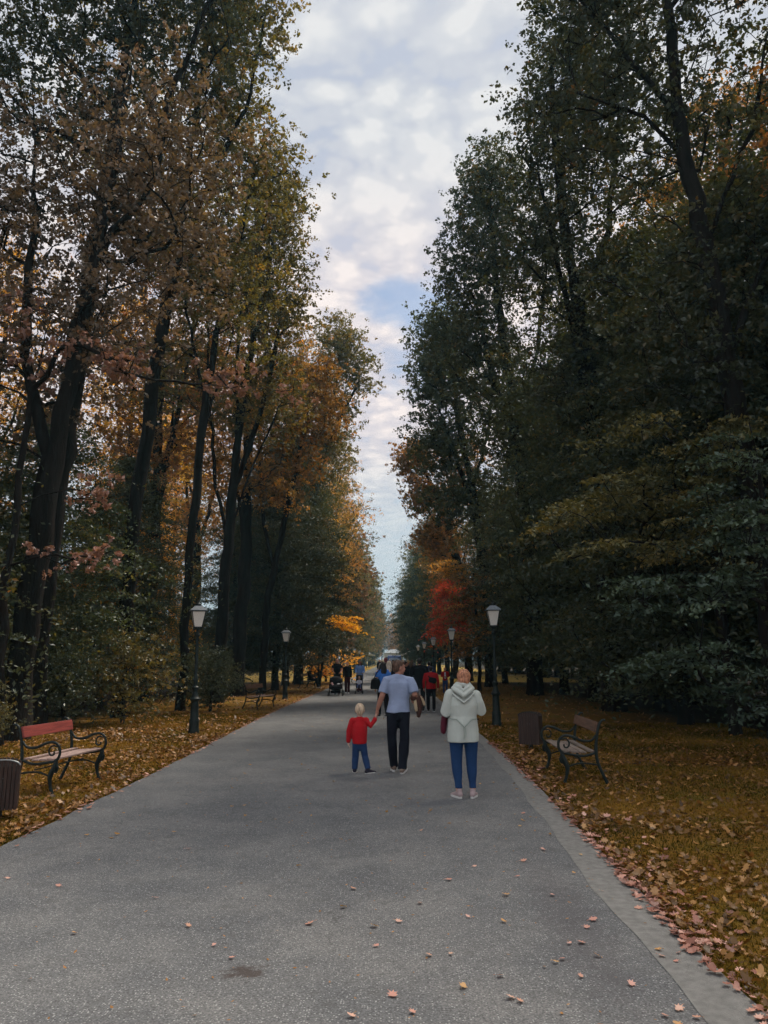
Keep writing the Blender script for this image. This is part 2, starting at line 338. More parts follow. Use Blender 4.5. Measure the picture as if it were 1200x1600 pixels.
def asphalt():
    m = newmat('asphalt')
    g = N('ShaderNodeNewGeometry'); P = g.outputs['Position']
    vo = N('ShaderNodeTexVoronoi'); vo.inputs['Scale'].default_value = 72; Lk(P, vo.inputs['Vector'])
    hv = N('ShaderNodeSeparateColor'); Lk(vo.outputs['Color'], hv.inputs[0])
    n1 = N('ShaderNodeTexNoise'); n1.inputs['Scale'].default_value = 1.3; n1.inputs['Detail'].default_value = 7; n1.inputs['Roughness'].default_value = .6; Lk(P, n1.inputs['Vector'])
    n2 = N('ShaderNodeTexNoise'); n2.inputs['Scale'].default_value = 90; n2.inputs['Detail'].default_value = 4; Lk(P, n2.inputs['Vector'])
    n4 = N('ShaderNodeTexNoise'); n4.inputs['Scale'].default_value = .32; n4.inputs['Detail'].default_value = 3; Lk(P, n4.inputs['Vector'])
    n5 = N('ShaderNodeTexNoise'); n5.inputs['Scale'].default_value = 7; n5.inputs['Detail'].default_value = 6; Lk(P, n5.inputs['Vector'])
    base = rampn(n1.outputs[0], [(.3, (.118, .121, .128)), (.7, (.172, .172, .173))])
    base = mixc(1.0, base, rampn(n4.outputs[0], [(.35, (.93, .94, .95)), (.65, (1.05, 1.04, 1.03))]), 'MULTIPLY')
    c = mixc(1.0, base, rampn(n2.outputs[0], [(.3, (.45, .45, .46)), (.72, (1.5, 1.5, 1.48))], 'LINEAR'), 'MULTIPLY')
    stone = mth('MULTIPLY', mth('GREATER_THAN', hv.outputs[0], .74), mth('LESS_THAN', vo.outputs['Distance'], .36))
    dark = mth('MULTIPLY', mth('LESS_THAN', hv.outputs[0], .16), mth('LESS_THAN', vo.outputs['Distance'], .40))
    c = mixc(mth('MULTIPLY', stone, .62), c, (.46, .47, .46)); c = mixc(mth('MULTIPLY', dark, .5), c, (.07, .07, .075))
    n6 = N('ShaderNodeTexNoise'); n6.inputs['Scale'].default_value = 11; n6.inputs['Detail'].default_value = 8; n6.inputs['Roughness'].default_value = .7; Lk(P, n6.inputs['Vector'])
    w5 = N('ShaderNodeVectorMath', operation='MULTIPLY_ADD'); Lk(n5.outputs['Color'], w5.inputs[0]); w5.inputs[1].default_value = (.5, .5, 0); Lk(P, w5.inputs[2])
    ck = N('ShaderNodeTexVoronoi', feature='DISTANCE_TO_EDGE'); ck.inputs['Scale'].default_value = .45; Lk(w5.outputs[0], ck.inputs['Vector'])
    crack = mth('MULTIPLY', mth('LESS_THAN', ck.outputs['Distance'], .0035), rampn(n4.outputs[0], [(.50, (0, 0, 0)), (.60, (1, 1, 1))]))
    c = mixc(mth('MULTIPLY', crack, .55), c, (.05, .05, .05))
    pch = rampn(n5.outputs[0], [(.52, (0, 0, 0)), (.75, (1, 1, 1))]); c = mixc(mth('MULTIPLY', pch, .5), c, (.085, .085, .085))
    # one old dark stain near the camera, and a faint smear by the strip
    def blot(cx, cy, sx, sy, amt, cc, c, rot=0.0):
        mp = N('ShaderNodeMapping'); mp.vector_type = 'TEXTURE'; mp.inputs['Location'].default_value = (cx, cy, 0); mp.inputs['Scale'].default_value = (sx, sy, 1000); mp.inputs['Rotation'].default_value = (0, 0, rot)
        Lk(P, mp.inputs[0]); ln = N('ShaderNodeVectorMath', operation='LENGTH'); Lk(mp.outputs[0], ln.inputs[0])
        f = mth('ADD', ln.outputs['Value'], mth('MULTIPLY', mth('SUBTRACT', n6.outputs[0], .5), 3.4))
        return mixc(mth('MULTIPLY', rampn(f, [(.35, (1, 1, 1)), (1.15, (0, 0, 0))]), amt), c, cc)
    c = blot(-.83, 4.75, .15, .12, .85, (.055, .04, .035), c, .5)
    c = blot(1.22, 5.7, .28, 2.0, .35, (.09, .08, .085), c, -.03)
    c = blot(-3.2, 7.6, .03, .8, .3, (.10, .09, .08), c, -.25)
    b = N('ShaderNodeBsdfPrincipled'); Lk(c, b.inputs['Base Color']); b.inputs['Roughness'].default_value = .8; b.inputs['Specular IOR Level'].default_value = .35
    bp = N('ShaderNodeBump'); bp.inputs['Strength'].default_value = .6; bp.inputs['Distance'].default_value = .008; Lk(n2.outputs[0], bp.inputs['Height']); Lk(bp.outputs[0], b.inputs['Normal'])
    o = N('ShaderNodeOutputMaterial'); Lk(b.outputs[0], o.inputs[0]); return m
def strip(name, ea, eb, z, m, seedl, ja, jb, label):
    ys = np.concatenate([np.arange(-12, 30, .12), np.arange(30, 100, 1.5), np.arange(100, 330, 10)])
    a = ev(ea, ys) + ja * fbm(ys, ys * .3, seedl, 2.2) * (ys < 40); b = ev(eb, ys) + jb * fbm(ys, ys * .3, seedl + 9, 2.4) * (ys < 40)
    V = np.concatenate([np.stack([a + (b - a) * t, ys, np.full_like(ys, z)], 1) for t in (0, .5, 1)]); n = len(ys); i = np.arange(n - 1)
    F = np.concatenate([np.stack([k * n + i, (k + 1) * n + i, (k + 1) * n + i + 1, k * n + i + 1], 1) for k in (0, 1)])
    return tag(link(name, np_mesh(name, V, F, m), None), label, kind='structure')
strip('path', LEFT_EDGE, RIGHT_EDGE, .008, asphalt(), 4, .035, .016, 'wide grey speckled asphalt path running straight ahead')
CONC = mat('concrete_strip', (.205, .20, .19), .9, .2, 16, .8, 110, bdist=.006)
strip('path_edge', INNER_EDGE, RIGHT_EDGE, .012, CONC, 4, .03, .016, 'pale concrete strip along the right edge of the path')
me2 = MB().box((-38 - 3.9, 88, .004), (76, 2.2, .014)); me2.box((38 + 2.2, 88, .004), (76, 2.2, .014))
tag(me2.build('side_path', mat('sand_path', (.42, .36, .26), .9, .15, 2, .2), None, False), 'pale sandy path crossing the avenue in the distance', kind='structure')

# ------------------------------------------------------------------ fallen leaves and grass
def litter_mat(name, stops): return leafmat(name, stops, trans=.12, gloss=.04, randv=0)
LM_TAN = litter_mat('fallen_tan', [(0, (.06, .03, .01)), (.4, (.20, .10, .025)), (.75, (.40, .20, .055)), (1, (.62, .36, .15))])
LM_PINK = litter_mat('fallen_pink', [(0, (.12, .05, .035)), (.35, (.36, .16, .11)), (.7, (.60, .31, .23)), (1, (.78, .48, .38))])
LOBE = np.array([(0, -.5), (.10, -.28), (.34, -.34), (.26, -.08), (.5, .06), (.24, .16), (.22, .38), (0, .5), (-.22, .38), (-.24, .16), (-.5, .06), (-.26, -.08), (-.34, -.34), (-.10, -.28)])
def fallen(n, fx, seed, size, zb, name, m, label, lobed=True, tilt=.35, trange=(0, 1)):
    r = np.random.RandomState(seed); x, y = fx(r, n); n = len(x)
    shp = LOBE if lobed else np.array([(0, -.5), (.3, 0), (0, .5), (-.3, 0)])
    k = len(shp); s = r.uniform(*size, n); a = r.uniform(0, 6.28, n); tx = r.normal(0, tilt, n); ty = r.normal(0, tilt, n)
    px = shp[None, :, 0] * s[:, None] * r.uniform(.7, 1.05, n)[:, None]; py = shp[None, :, 1] * s[:, None]
    curl = (px ** 2 + py ** 2) / s[:, None] * r.uniform(-.1, .9, n)[:, None]
    X = px * np.cos(a)[:, None] - py * np.sin(a)[:, None]; Yv = px * np.sin(a)[:, None] + py * np.cos(a)[:, None]
    Zv = curl + X * tx[:, None] + Yv * ty[:, None]; Zv = Zv - Zv.min(1, keepdims=True) + zb + r.uniform(0, .012, n)[:, None]
    V = np.stack([X + x[:, None], Yv + y[:, None], Zv], -1).reshape(-1, 3); F = np.arange(n * k).reshape(n, k)
    t = np.clip(r.beta(1.6, 2.2, n) * (trange[1] - trange[0]) + trange[0], 0, 1)
    o = link(name, np_mesh(name, V, F, m, t), None); tag(o, label, None, None, 'stuff'); return o
def in_verge_right(r, n, y0, y1, w, p=1.6):
    y = y0 + (y1 - y0) * r.uniform(0, 1, n) ** p; x = ev(RIGHT_EDGE, y) + .02 + w * r.uniform(0, 1, n) ** 1.3; keep = fbm(x, y, 5, 2.3) + r.normal(0, .4, n) > -.05
    return x[keep], y[keep]
def in_verge_left(r, n, y0, y1, w, p=1.3):
    y = y0 + (y1 - y0) * r.uniform(0, 1, n) ** p; x = ev(LEFT_EDGE, y) - .02 - w * r.uniform(0, 1, n) ** 1.3; keep = fbm(x, y, 6, 1.5) + r.normal(0, .4, n) > -.15
    return x[keep], y[keep]
def edge_right(r, n, y0, y1, w):
    y = y0 + (y1 - y0) * r.uniform(0, 1, n) ** 1.5; keep = (fbm(y, y * 0, 8, 1.7) + r.normal(0, .5, n)) > -.2; y = y[keep]; return ev(RIGHT_EDGE, y) + np.abs(r.normal(0, w, len(y))) - .08, y
def edge_left(r, n, y0, y1, w):
    y = r.uniform(y0, y1, n); return ev(LEFT_EDGE, y) - r.normal(0, w, n), y
def on_path(r, n, y0, y1):
    y = y0 + (y1 - y0) * r.uniform(0, 1, n); u = r.uniform(0, 1, n) ** .75; a = ev(LEFT_EDGE, y) + .1; return a + (ev(RIGHT_EDGE, y) - a - .05) * u, y
fallen(27000, lambda r, n: in_verge_right(r, n, 2.5, 16, 7.5), 1, (.03, .078), .02, 'fallen_leaves', LM_TAN, 'tan and brown fallen leaves on the right verge')
fallen(9000, lambda r, n: in_verge_right(r, n, 13, 60, 6, 1.3), 2, (.06, .12), .03, 'fallen_leaves', LM_TAN, 'tan fallen leaves farther along the right verge', False)
fallen(1500, lambda r, n: edge_right(r, n, 3, 17, .15), 3, (.035, .085), .018, 'fallen_leaves', LM_PINK, 'drift of pinkish fallen leaves along the right edge of the path', True, .18)
fallen(420, lambda r, n: edge_right(r, n, 3, 17, .40), 33, (.04, .095), .022, 'fallen_leaves', LM_PINK, 'scattered pinkish leaves on the grass near the right edge', True, .22)
fallen(14000, lambda r, n: in_verge_left(r, n, 6, 20, 4.5), 4, (.035, .08), .02, 'fallen_leaves', LM_TAN, 'tan and brown fallen leaves on the left verge')
fallen(7000, lambda r, n: in_verge_left(r, n, 17, 60, 4), 5, (.06, .12), .03, 'fallen_leaves', LM_TAN, 'tan fallen leaves farther along the left verge', False)
fallen(700, lambda r, n: edge_left(r, n, 5, 45, .07), 6, (.05, .10), .018, 'fallen_leaves', LM_PINK, 'line of pinkish fallen leaves along the left edge of the path', False, .2)
fallen(420, lambda r, n: on_path(r, n, 8, 40), 7, (.03, .08), .012, 'fallen_leaves', LM_TAN, 'small pale fallen leaves strewn over the middle distance of the path', False, .15, (.5, 1))
fallen(520, lambda r, n: on_path(r, n, 3, 12), 9, (.010, .035), .012, 'fallen_leaves', LM_TAN, 'leaf crumbs and bits strewn over the asphalt', False, .15, (.4, 1))

# single leaves one can count on the near path
lv = []
for k in range(4):
    rr = np.random.RandomState(50 + k); sh = LOBE * rr.uniform(.85, 1.1, (14, 1)); z = (sh ** 2).sum(1) * rr.uniform(.15, .5) + sh[:, 0] * rr.normal(0, .10); z -= z.min()
    V = np.concatenate([np.column_stack([sh, z]), [[0, -.75, z.min() + .01], [.02, -.5, z.min()]]])
    me = bpy.data.meshes.new('fallen_leaf'); me.from_pydata([tuple(v) for v in V], [], [tuple(range(14)), (0, 14, 15)])
    a = me.attributes.new('tint', 'FLOAT', 'FACE'); a.data.foreach_set('value', [rr.uniform(.6, 1.0)] * 2); me.materials.append(LM_PINK if k else LM_TAN); lv.append(me)
LEAFXY = [(-2.05, 5.35), (-1.35, 5.5), (-1.1, 5.15), (-2.6, 6.4), (-.35, 5.9), (-.55, 5.55), (-1.75, 6.1), (-.95, 4.95), (-2.55, 4.75), (-.3, 6.35), (.04, 5.6), (-.1, 5.15), (-.12, 5.5),
 (.22, 5.0), (.35, 5.02), (.0, 4.45), (.38, 4.55), (.6, 4.7), (.62, 4.42), (.66, 4.38), (.95, 4.9), (1.0, 4.95), (1.1, 5.2), (1.18, 5.22), (1.22, 5.0), (1.05, 4.7), (1.3, 4.6), (1.28, 5.5), (.75, 5.6), (1.36, 5.65),
 (1.6, 5.0), (1.66, 4.92), (1.62, 5.1), (1.72, 5.05), (1.45, 4.3), (1.35, 4.22), (1.38, 4.12), (1.5, 4.2), (.52, 5.7), (.2, 6.0), (.85, 6.2), (1.02, 6.7), (1.2, 6.2), (1.15, 7.2), (1.5, 6.8), (1.6, 6.3), (1.4, 7.6),
 (1.75, 5.9), (1.7, 7.4), (.45, 6.6), (.7, 7.0), (-1.9, 7.6), (-.8, 7.0), (-2.9, 5.9), (-3.1, 6.6), (.3, 8.4), (1.35, 8.6), (1.5, 9.3), (-.2, 4.2), (.1, 4.25)]
for k, (x, y) in enumerate(LEAFXY):
    o = link('fallen_leaf', lv[(k * 7) % 4], None); s = random.uniform(.038, .072); o.location = (x, y, .02); o.scale = (s, s, s); o.rotation_euler = (random.uniform(-.3, .3), random.uniform(-.3, .3), random.uniform(0, 6.28))
    tag(o, 'single pinkish lobed leaf lying flat on the near path', 'leaf', 'single fallen leaves on the near path')

def grass(n, seed, xr, y0, y1, h, label, side):
    r = np.random.RandomState(seed); y = y0 + (y1 - y0) * r.uniform(0, 1, n) ** 1.5; w = xr * r.uniform(0, 1, n)
    x = ev(RIGHT_EDGE, y) + w if side > 0 else ev(LEFT_EDGE, y) - w
    a = r.uniform(0, 6.28, n); hh = h * r.uniform(.4, 1.2, n); wd = .004 + .0006 * y; z = 0.02 * fbm(x, y, 3, 1.1) + .005
    lx = r.normal(0, .5, n) * hh; ly = r.normal(0, .5, n) * hh; c = np.cos(a) * wd; s = np.sin(a) * wd
    V = np.stack([np.stack([x - c, y - s, z], 1), np.stack([x + c, y + s, z], 1), np.stack([x + lx, y + ly, z + hh], 1)], 1).reshape(-1, 3)
    t = np.clip(.42 + .55 * fbm(x, y, 12, 1.6) + r.normal(0, .22, n), 0, 1)
    tag(link('grass', np_mesh('grass', V, np.arange(3 * n).reshape(n, 3), GRASS, t), None), label, None, None, 'stuff')
GRASS = leafmat('grass_blades', [(0, (.045, .04, .009)), (.4, (.12, .088, .014)), (.7, (.22, .125, .022)), (1, (.33, .19, .045))], trans=.25, gloss=.0, randv=0)
grass(150000, 1, 7, 2.5, 22, .04, 'short olive grass of the right verge', 1)
grass(90000, 2, 4.5, 6, 26, .04, 'short olive grass of the left verge', -1)

# ------------------------------------------------------------------ trees
def bez(a, b, c, t): return a * (1 - t) ** 2 + b * 2 * t * (1 - t) + c * t ** 2
class Grow:
    """a branch skeleton grown from a trunk line out to given tips"""
    def __init__(s, seed, trunk, tips, rbase, rtip=.012, step=.6, flat=.35, lift=.25, forks=()):
        s.r = np.random.RandomState(seed); r = s.r
        s.p = []; s.par = []; s.tan = []
        s.line(-1, trunk, step)
        nt = len(s.p); s.nt = nt
        for j, f in forks: s.line(min(range(nt), key=lambda i: abs(s.p[i][2] - j)), f, step)
        s.nt = len(s.p)
        tr = np.array(s.p[:s.nt]); tips = np.asarray(tips, float)
        dd = np.array([np.min(np.linalg.norm((tr - t) * (1, 1, .7), axis=1)) for t in tips]); tips = tips[np.argsort(dd)]
        for t in tips:
            P = np.array(s.p); d = P - t; hd = np.hypot(d[:, 0], d[:, 1])
            cost = np.linalg.norm(d, axis=1) + 1.5 * np.maximum(0, P[:, 2] - (t[2] - flat * hd)) + .25 * np.maximum(0, (t[2] - flat * hd) - P[:, 2])
            cost[:3] += 5
            j = int(np.argmin(cost)); a = P[j]; L = np.linalg.norm(t - a)
            mid = a + (t - a) * .5 + np.array([0, 0, lift * L * .4]) + s.tan[j] * L * .18 + r.normal(0, .07 * L, 3)
            n = max(1, int(math.ceil(L / step))); q = j
            for k in range(1, n + 1):
                u = k / n; pt = bez(a, mid, t, u) + (r.normal(0, .05, 3) if k < n else 0)
                s.tan.append((pt - s.p[q]) / (np.linalg.norm(pt - s.p[q]) + 1e-6)); s.p.append(pt); s.par.append(q); q = len(s.p) - 1
        s.tips = tips; n = len(s.p); w = np.zeros(n); has = np.zeros(n, bool)
        for i in range(n):
            if s.par[i] >= 0: has[s.par[i]] = True
        w[~has] = 1
        for i in range(n - 1, 0, -1):
            if s.par[i] >= 0: w[s.par[i]] += w[i]
        e = math.log(w[0]) / math.log(rbase / rtip); s.rad = rtip * w ** (1 / e); s.w = w
        z0 = s.p[0][2]
        for i in range(nt):
            h = s.p[i][2] - z0; s.rad[i] = max(s.rad[i], rbase * max(.12, 1 - h / 22)) if i < nt * .8 else s.rad[i]
            if h < 1.2: s.rad[i] *= 1 + .45 * (1 - h / 1.2) ** 2
    def line(s, par, pts, step):
        pts = [np.array(p, float) for p in pts]
        if par < 0: s.p.append(pts[0]); s.par.append(-1); s.tan.append(np.array([0, 0, 1.])); q = 0
        else: q = par; pts = [s.p[par]] + pts
        cur = pts[0]
        for a, b in zip(pts[:-1], pts[1:]):
            n = max(1, int(np.linalg.norm(b - a) / step))
            for k in range(1, n + 1):
                pt = a + (b - a) * k / n + s.r.normal(0, .035, 3); s.tan.append((pt - s.p[q]) / np.linalg.norm(pt - s.p[q])); s.p.append(pt); s.par.append(q); q = len(s.p) - 1
    def wood(s, name, twigs=2, twl=.7, sub=None):
        n = len(s.p); ch = [[] for _ in range(n)]
        for i in range(1, n): ch[s.par[i]].append(i)
        V = []; F = []; k0 = 0
        starts = [(None, 0)]
        P = np.array(s.p)
        def tube(pts, rad):
            nonlocal k0
            m = len(pts); rr = max(rad); sd = 12 if rr > .2 else 8 if rr > .1 else 5 if rr > .03 else 3
            T = np.gradient(pts, axis=0); T /= np.linalg.norm(T, axis=1, keepdims=True) + 1e-9
            ref = np.array([1., 0, 0]) if abs(T[0][0]) < .8 else np.array([0, 1., 0])
            th = np.arange(sd) * 2 * math.pi / sd
            for i in range(m):
                a = ref - T[i] * ref.dot(T[i]); a /= np.linalg.norm(a); b = np.cross(T[i], a); ref = a
                wob = 1 + .10 * np.sin(th * 3 + pts[i][2] * .8) * (rr > .1) + .05 * np.sin(th * 5 - pts[i][2] * 1.7) * (rr > .1)
                V.append(pts[i] + rad[i] * ((np.cos(th) * wob)[:, None] * a + (np.sin(th) * wob)[:, None] * b))
            idx = k0 + np.arange(m - 1)[:, None] * sd; j = np.arange(sd)[None, :]; j2 = (j + 1) % sd
            F.append(np.stack([idx + j, idx + j2, idx + sd + j2, idx + sd + j], -1).reshape(-1, 4)); k0 += m * sd
        while starts:
            par, i = starts.pop(); c = [i] if par is None else [par, i]
            while ch[c[-1]]:
                k = ch[c[-1]]; m = max(k, key=lambda q: s.w[q]); starts += [(c[-1], q) for q in k if q != m]; c.append(m)
            rad = [s.rad[q] for q in c]
            if par is not None: rad[0] = rad[1] * 1.15
            if len(c) > 1: tube(P[c], rad)
        for t in s.tips:
            for k in range(twigs):
                d = s.r.normal(0, 1, 3) * (1, 1, .55); d /= np.linalg.norm(d); tube(np.array([t, t + d * twl * .5 + (0, 0, .05), t + d * twl]), [.010, .007, .003])
        return np_mesh(name, np.concatenate(V), np.concatenate(F), BARK, smooth=True)
    def leaves(s, name, m, per, cr, size, zf=.6, droop=.3, layered=False, tmin=None, extra=None, shape=0):
        r = s.r; T = s.tips; n = len(T); per = int(per * (.8 if layered else .58)); c = np.repeat(T, per, 0)
        ct = np.repeat(r.beta(1.5, 2.2, n), per); crr = np.repeat(cr * r.uniform(.6, 1.25, n), per)
        if layered:
            out = T - np.array([s.p[0][0], s.p[0][1], 0]); out[:, 2] = 0; out /= np.linalg.norm(out, axis=1, keepdims=True) + 1e-6; o = np.repeat(out, per, 0)
            side = np.stack([-o[:, 1], o[:, 0], 0 * o[:, 0]], 1)
            u = r.normal(0, .75, len(c)); v = r.normal(0, .48, len(c)); off = o * (u * crr)[:, None] + side * (v * crr)[:, None]
            off[:, 2] = -droop * (np.maximum(u, 0) ** 1.5) * crr + r.normal(0, .08, len(c)) * crr + .12 * v * np.repeat(r.normal(0, 1, n), per) * crr
        else:
            # leaves sit on small lumps round each tip
            kk = 7; lump = r.normal(0, 1, (n, kk, 3)) * (.80, .80, .80 * zf); pick = r.randint(0, kk, n * per)
            off = lump[np.repeat(np.arange(n), per), pick] * crr[:, None] + r.normal(0, .135, (n * per, 3)) * crr[:, None] * (1, 1, .8)
        p = c + off; N_ = len(p); L = size * (1 if layered or per < 50 else .8) * r.uniform(.6, 1.25, N_)
        nrm = r.normal(0, .75, (N_, 3)) + (0, 0, 1.0 if layered else .55); nrm /= np.linalg.norm(nrm, axis=1, keepdims=True)
        d = r.normal(0, 1, (N_, 3)); d -= nrm * (d * nrm).sum(1, keepdims=True); d /= np.linalg.norm(d, axis=1, keepdims=True); d[:, 2] -= droop * .4
        b = np.cross(nrm, d)
        W = L * (.34 if shape == 0 else .26); Lc = L[:, None]; Wc = W[:, None]; fold = nrm * Wc * .35
        q = np.stack([p - d * Lc * .5, p + b * Wc + fold - d * Lc * .04, p + d * Lc * .5, p - b * Wc + fold - d * Lc * .04], 1).reshape(-1, 3)
        t = np.clip(ct * .62 + r.beta(1.4, 2.4, N_) * .55 - .06, 0, 1)
        F = np.arange(N_ * 4).reshape(-1, 4)
        return np_mesh(name, q, F, m, t)

def crown_tips(seed, n, prof, lean=(0, 0), lump=.28, inner=.25, c=(0, 0)):
    """prof: [(z, radius)] crown outline; tips mostly near its surface"""
    r = np.random.RandomState(seed); z0, z1 = prof[0][0], prof[-1][0]; zs = np.array([a for a, _ in prof]); rs = np.array([b for _, b in prof]); out = []
    ph = r.uniform(0, 6.28, 4)
    while len(out) < n:
        z = r.uniform(z0, z1); Rz = np.interp(z, zs, rs)
        if r.uniform() > Rz / rs.max() + .12: continue
        a = r.uniform(0, 6.28); k = 1 + lump * (.6 * math.sin(2 * a + ph[0] + z * .35) + .5 * math.sin(3 * a - z * .8 + ph[1]) + .4 * math.sin(z * 1.3 + ph[2] + a))
        u = r.uniform() ** (.35 if r.uniform() > inner else 1.2)
        h = (z - z0) / (z1 - z0)
        out.append((c[0] + lean[0] * h + math.cos(a) * Rz * k * u, c[1] + lean[1] * h + math.sin(a) * Rz * k * u, z))
    return np.array(out)

TREES = {}
def species():
    # airy oak: long bare trunk, forked, high crown
    def oak(seed, H, R0, zb, leaf, per=150, n=330, fork=True, cr=.85, size=.19, lean=(0, 0), name='oak'):
        prof = [(zb, R0 * .45), (zb + (H - zb) * .25, R0 * .8), (zb + (H - zb) * .55, R0), (zb + (H - zb) * .82, R0 * .75), (H, R0 * .2)]
        r = np.random.RandomState(seed); top = (lean[0] * .8 + r.normal(0, .3), lean[1] + r.normal(0, .3), H - 2.5)
        fz = zb * r.uniform(.7, 1.0); forks = []
        if fork:
            for k in range(2 if r.uniform() > .5 else 3):
                a = r.uniform(0, 6.28); forks.append((fz + k * 2.2, [(math.cos(a) * .9, math.sin(a) * .9, fz + 3 + k * 2), (math.cos(a) * R0 * .5, math.sin(a) * R0 * .5, fz + (H - fz) * .7)]))
        g = Grow(seed, [(0, 0, -.3), (r.normal(0, .15), r.normal(0, .15), fz), (top[0] * .5 + r.normal(0, .2), top[1] * .5, (fz + H) / 2), top], crown_tips(seed, n, prof, lean), .34, forks=forks)
        return g.wood(name + '_trunk'), g.leaves(name + '_crown', leaf, per, cr, size)
    TREES['oak1'] = oak(11, 24, 4.3, 8, LEAF['olive'], 170)
    TREES['oak2'] = oak(12, 26, 4.0, 10, LEAF['rust'], 150)
    TREES['oak3'] = oak(13, 25, 4.6, 7, LEAF['dark'], 200, 380)
    # dense hornbeam: foliage nearly to the ground, flat sprays
    def horn(seed, H, R0, zb, leaf, per=150, n=420, size=.15, cr=1.0, name='hornbeam'):
        prof = [(zb, R0 * .75), (zb + (H - zb) * .2, R0), (zb + (H - zb) * .55, R0 * .85), (zb + (H - zb) * .85, R0 * .5), (H, R0 * .12)]
        r = np.random.RandomState(seed)
        g = Grow(seed, [(0, 0, -.3), (r.normal(0, .1), r.normal(0, .1), H * .4), (r.normal(0, .3), r.normal(0, .3), H - 1)], crown_tips(seed, n, prof, lump=.22), .20, flat=.12, lift=.15)
        return g.wood(name + '_trunk', 1), g.leaves(name + '_crown', leaf, per, cr, size, layered=True, droop=.35, shape=1)
    TREES['horn1'] = horn(21, 15, 3.6, 1.2, LEAF['dark'], 170, 460)
    TREES['horn2'] = horn(22, 12, 3.2, .9, LEAF['moss'], 170, 380)
    # shrub
    def shrub(seed, H, R0, leaf, per=120, n=90, size=.11):
        prof = [(.3, R0 * .7), (H * .4, R0), (H * .8, R0 * .8), (H, R0 * .3)]
        g = Grow(seed, [(0, 0, -.2), (0, 0, H * .35)], crown_tips(seed, n, prof, lump=.3, inner=.4), .05, step=.4, rtip=.006)
        return g.wood('shrub_stem', 1, .3), g.leaves('shrub_crown', leaf, per, .38, size)
    TREES['shrub'] = shrub(31, 2.6, 1.5, LEAF['olive'])
    # light versions for far away
    TREES['far1'] = oak(41, 24, 4.2, 4, LEAF['olive'], 170, 320, True, 1.0, .30)
    TREES['far2'] = oak(42, 22, 3.9, 2, LEAF['dark'], 190, 340, False, 1.0, .30)
species()
NTREE = [0]
def tree(kind, x, y, sc=1.0, rz=None, leaf=None, label=None, group=None, name='tree', zs=None, cat='tree', parts=None):
    tm, cm = parts or TREES[kind]; NTREE[0] += 1
    e = empty(name, (x, y, 0), rz if rz is not None else random.uniform(0, 6.28), label, cat, group); e.scale = (sc, sc, zs or sc)
    t = link('trunk' if cat == 'tree' else 'stem', tm, None, e); c = link('crown' if cat == 'tree' else 'foliage', cm, None, e)
    if leaf:
        c.material_slots[0].link = 'OBJECT'; c.material_slots[0].material = LEAF[leaf]
    return e
def custom(seed, trunk, tips, rbase, leaf, per, cr, size, forks=(), layered=False, flat=.35, twigs=2, shape=0, name='x', droop=.3, lift=.25):
    g = Grow(seed, trunk, tips, rbase, forks=forks, flat=flat, lift=lift); return g.wood(name + '_trunk', twigs), g.leaves(name + '_crown', leaf, per, cr, size, layered=layered, droop=droop, shape=shape)
def box_tips(seed, n, *blobs):
    """tips inside ellipsoids (cx,cy,cz,rx,ry,rz,weight)"""
    r = np.random.RandomState(seed); out = []; W = np.array([b[6] for b in blobs], float); W /= W.sum()
    while len(out) < n:
        b = blobs[r.choice(len(blobs), p=W)]; d = r.normal(0, 1, 3); d /= np.linalg.norm(d); d *= r.uniform() ** .45; out.append((b[0] + d[0] * b[3], b[1] + d[1] * b[4], b[2] + d[2] * b[5]))
    return np.array(out)

# --- left side, near row (each its own shape) ------------------------------
# L1: the big near oak, dark double trunk leaning right, brown foliage
tree(None, -8.35, 17.3, rz=0, name='oak_tree', label='massive dark leaning trunk nearest on the left, behind the red-backed bench', parts=custom(101,
    [(0, 0, -.3), (.25, .1, 5), (.7, .3, 10), (1.3, .5, 15), (1.6, .8, 21)],
    box_tips(101, 410, (1.2, 1, 12, 3.2, 3.4, 3.6, 3), (2.0, 1.2, 15, 2.8, 3, 2.6, 1.4), (-1.5, .5, 9.5, 3, 3.5, 3.2, 1.6), (-2, 2, 14.5, 3.2, 3, 3, 1.2)), .27, LEAF['mauve'], 150, .62, .16,
    forks=[(6, [(-.6, .3, 9), (-1.0, .8, 14), (-1.6, 1, 19)]), (11, [(2.2, .6, 14), (2.9, .6, 17.5)])], name='near_oak'))
tree(None, -8.9, 19.6, rz=0, name='oak_tree', label='dark trunk close behind the leaning trunk nearest on the left, green crown high above', parts=custom(102,
    [(0, 0, -.3), (.15, 0, 6), (.5, .2, 12), (.8, .4, 18), (1.2, .6, 24)],
    box_tips(102, 400, (1.0, .5, 22, 4.2, 4, 4.5, 3), (-2.5, 0, 20, 3.5, 3, 5, 1.6), (2.8, 1.2, 25, 2.6, 2.5, 3, 1)), .21, LEAF['dark'], 150, .75, .17,
    forks=[(13, [(2, .5, 17), (3.3, .8, 22)])], name='second_oak'))
# L2: thick trunk, crown leaning over the avenue (top-left silhouette)
tree(None, -8.3, 24.0, rz=0, name='oak_tree', label='thick dark trunk third from the left edge, its big limb rising towards the sky gap', parts=custom(103,
    [(0, 0, -.3), (.1, 0, 6), (.45, .1, 11), (.9, .3, 16), (1.4, .3, 22), (1.8, .3, 27)],
    box_tips(103, 480, (2.7, 0, 25.5, 2.0, 3, 2.2, 2.2), (1.9, 0, 21.6, 1.9, 3, 2.4, 1.8), (0, .5, 27, 3, 3, 3, 1.6), (1.4, 0, 17, 2.6, 3, 3, 1.4), (-2, .5, 22, 3, 3, 4, 1.4), (3.4, .5, 29, 1.8, 2, 2, .8)), .21, LEAF['olive'], 140, .58, .17,
    forks=[(15.5, [(2.0, 0, 18), (3.2, 0, 21), (3.8, 0, 25)]), (18, [(-.6, .4, 22), (-1.2, .6, 26)])], name='limb_oak'))
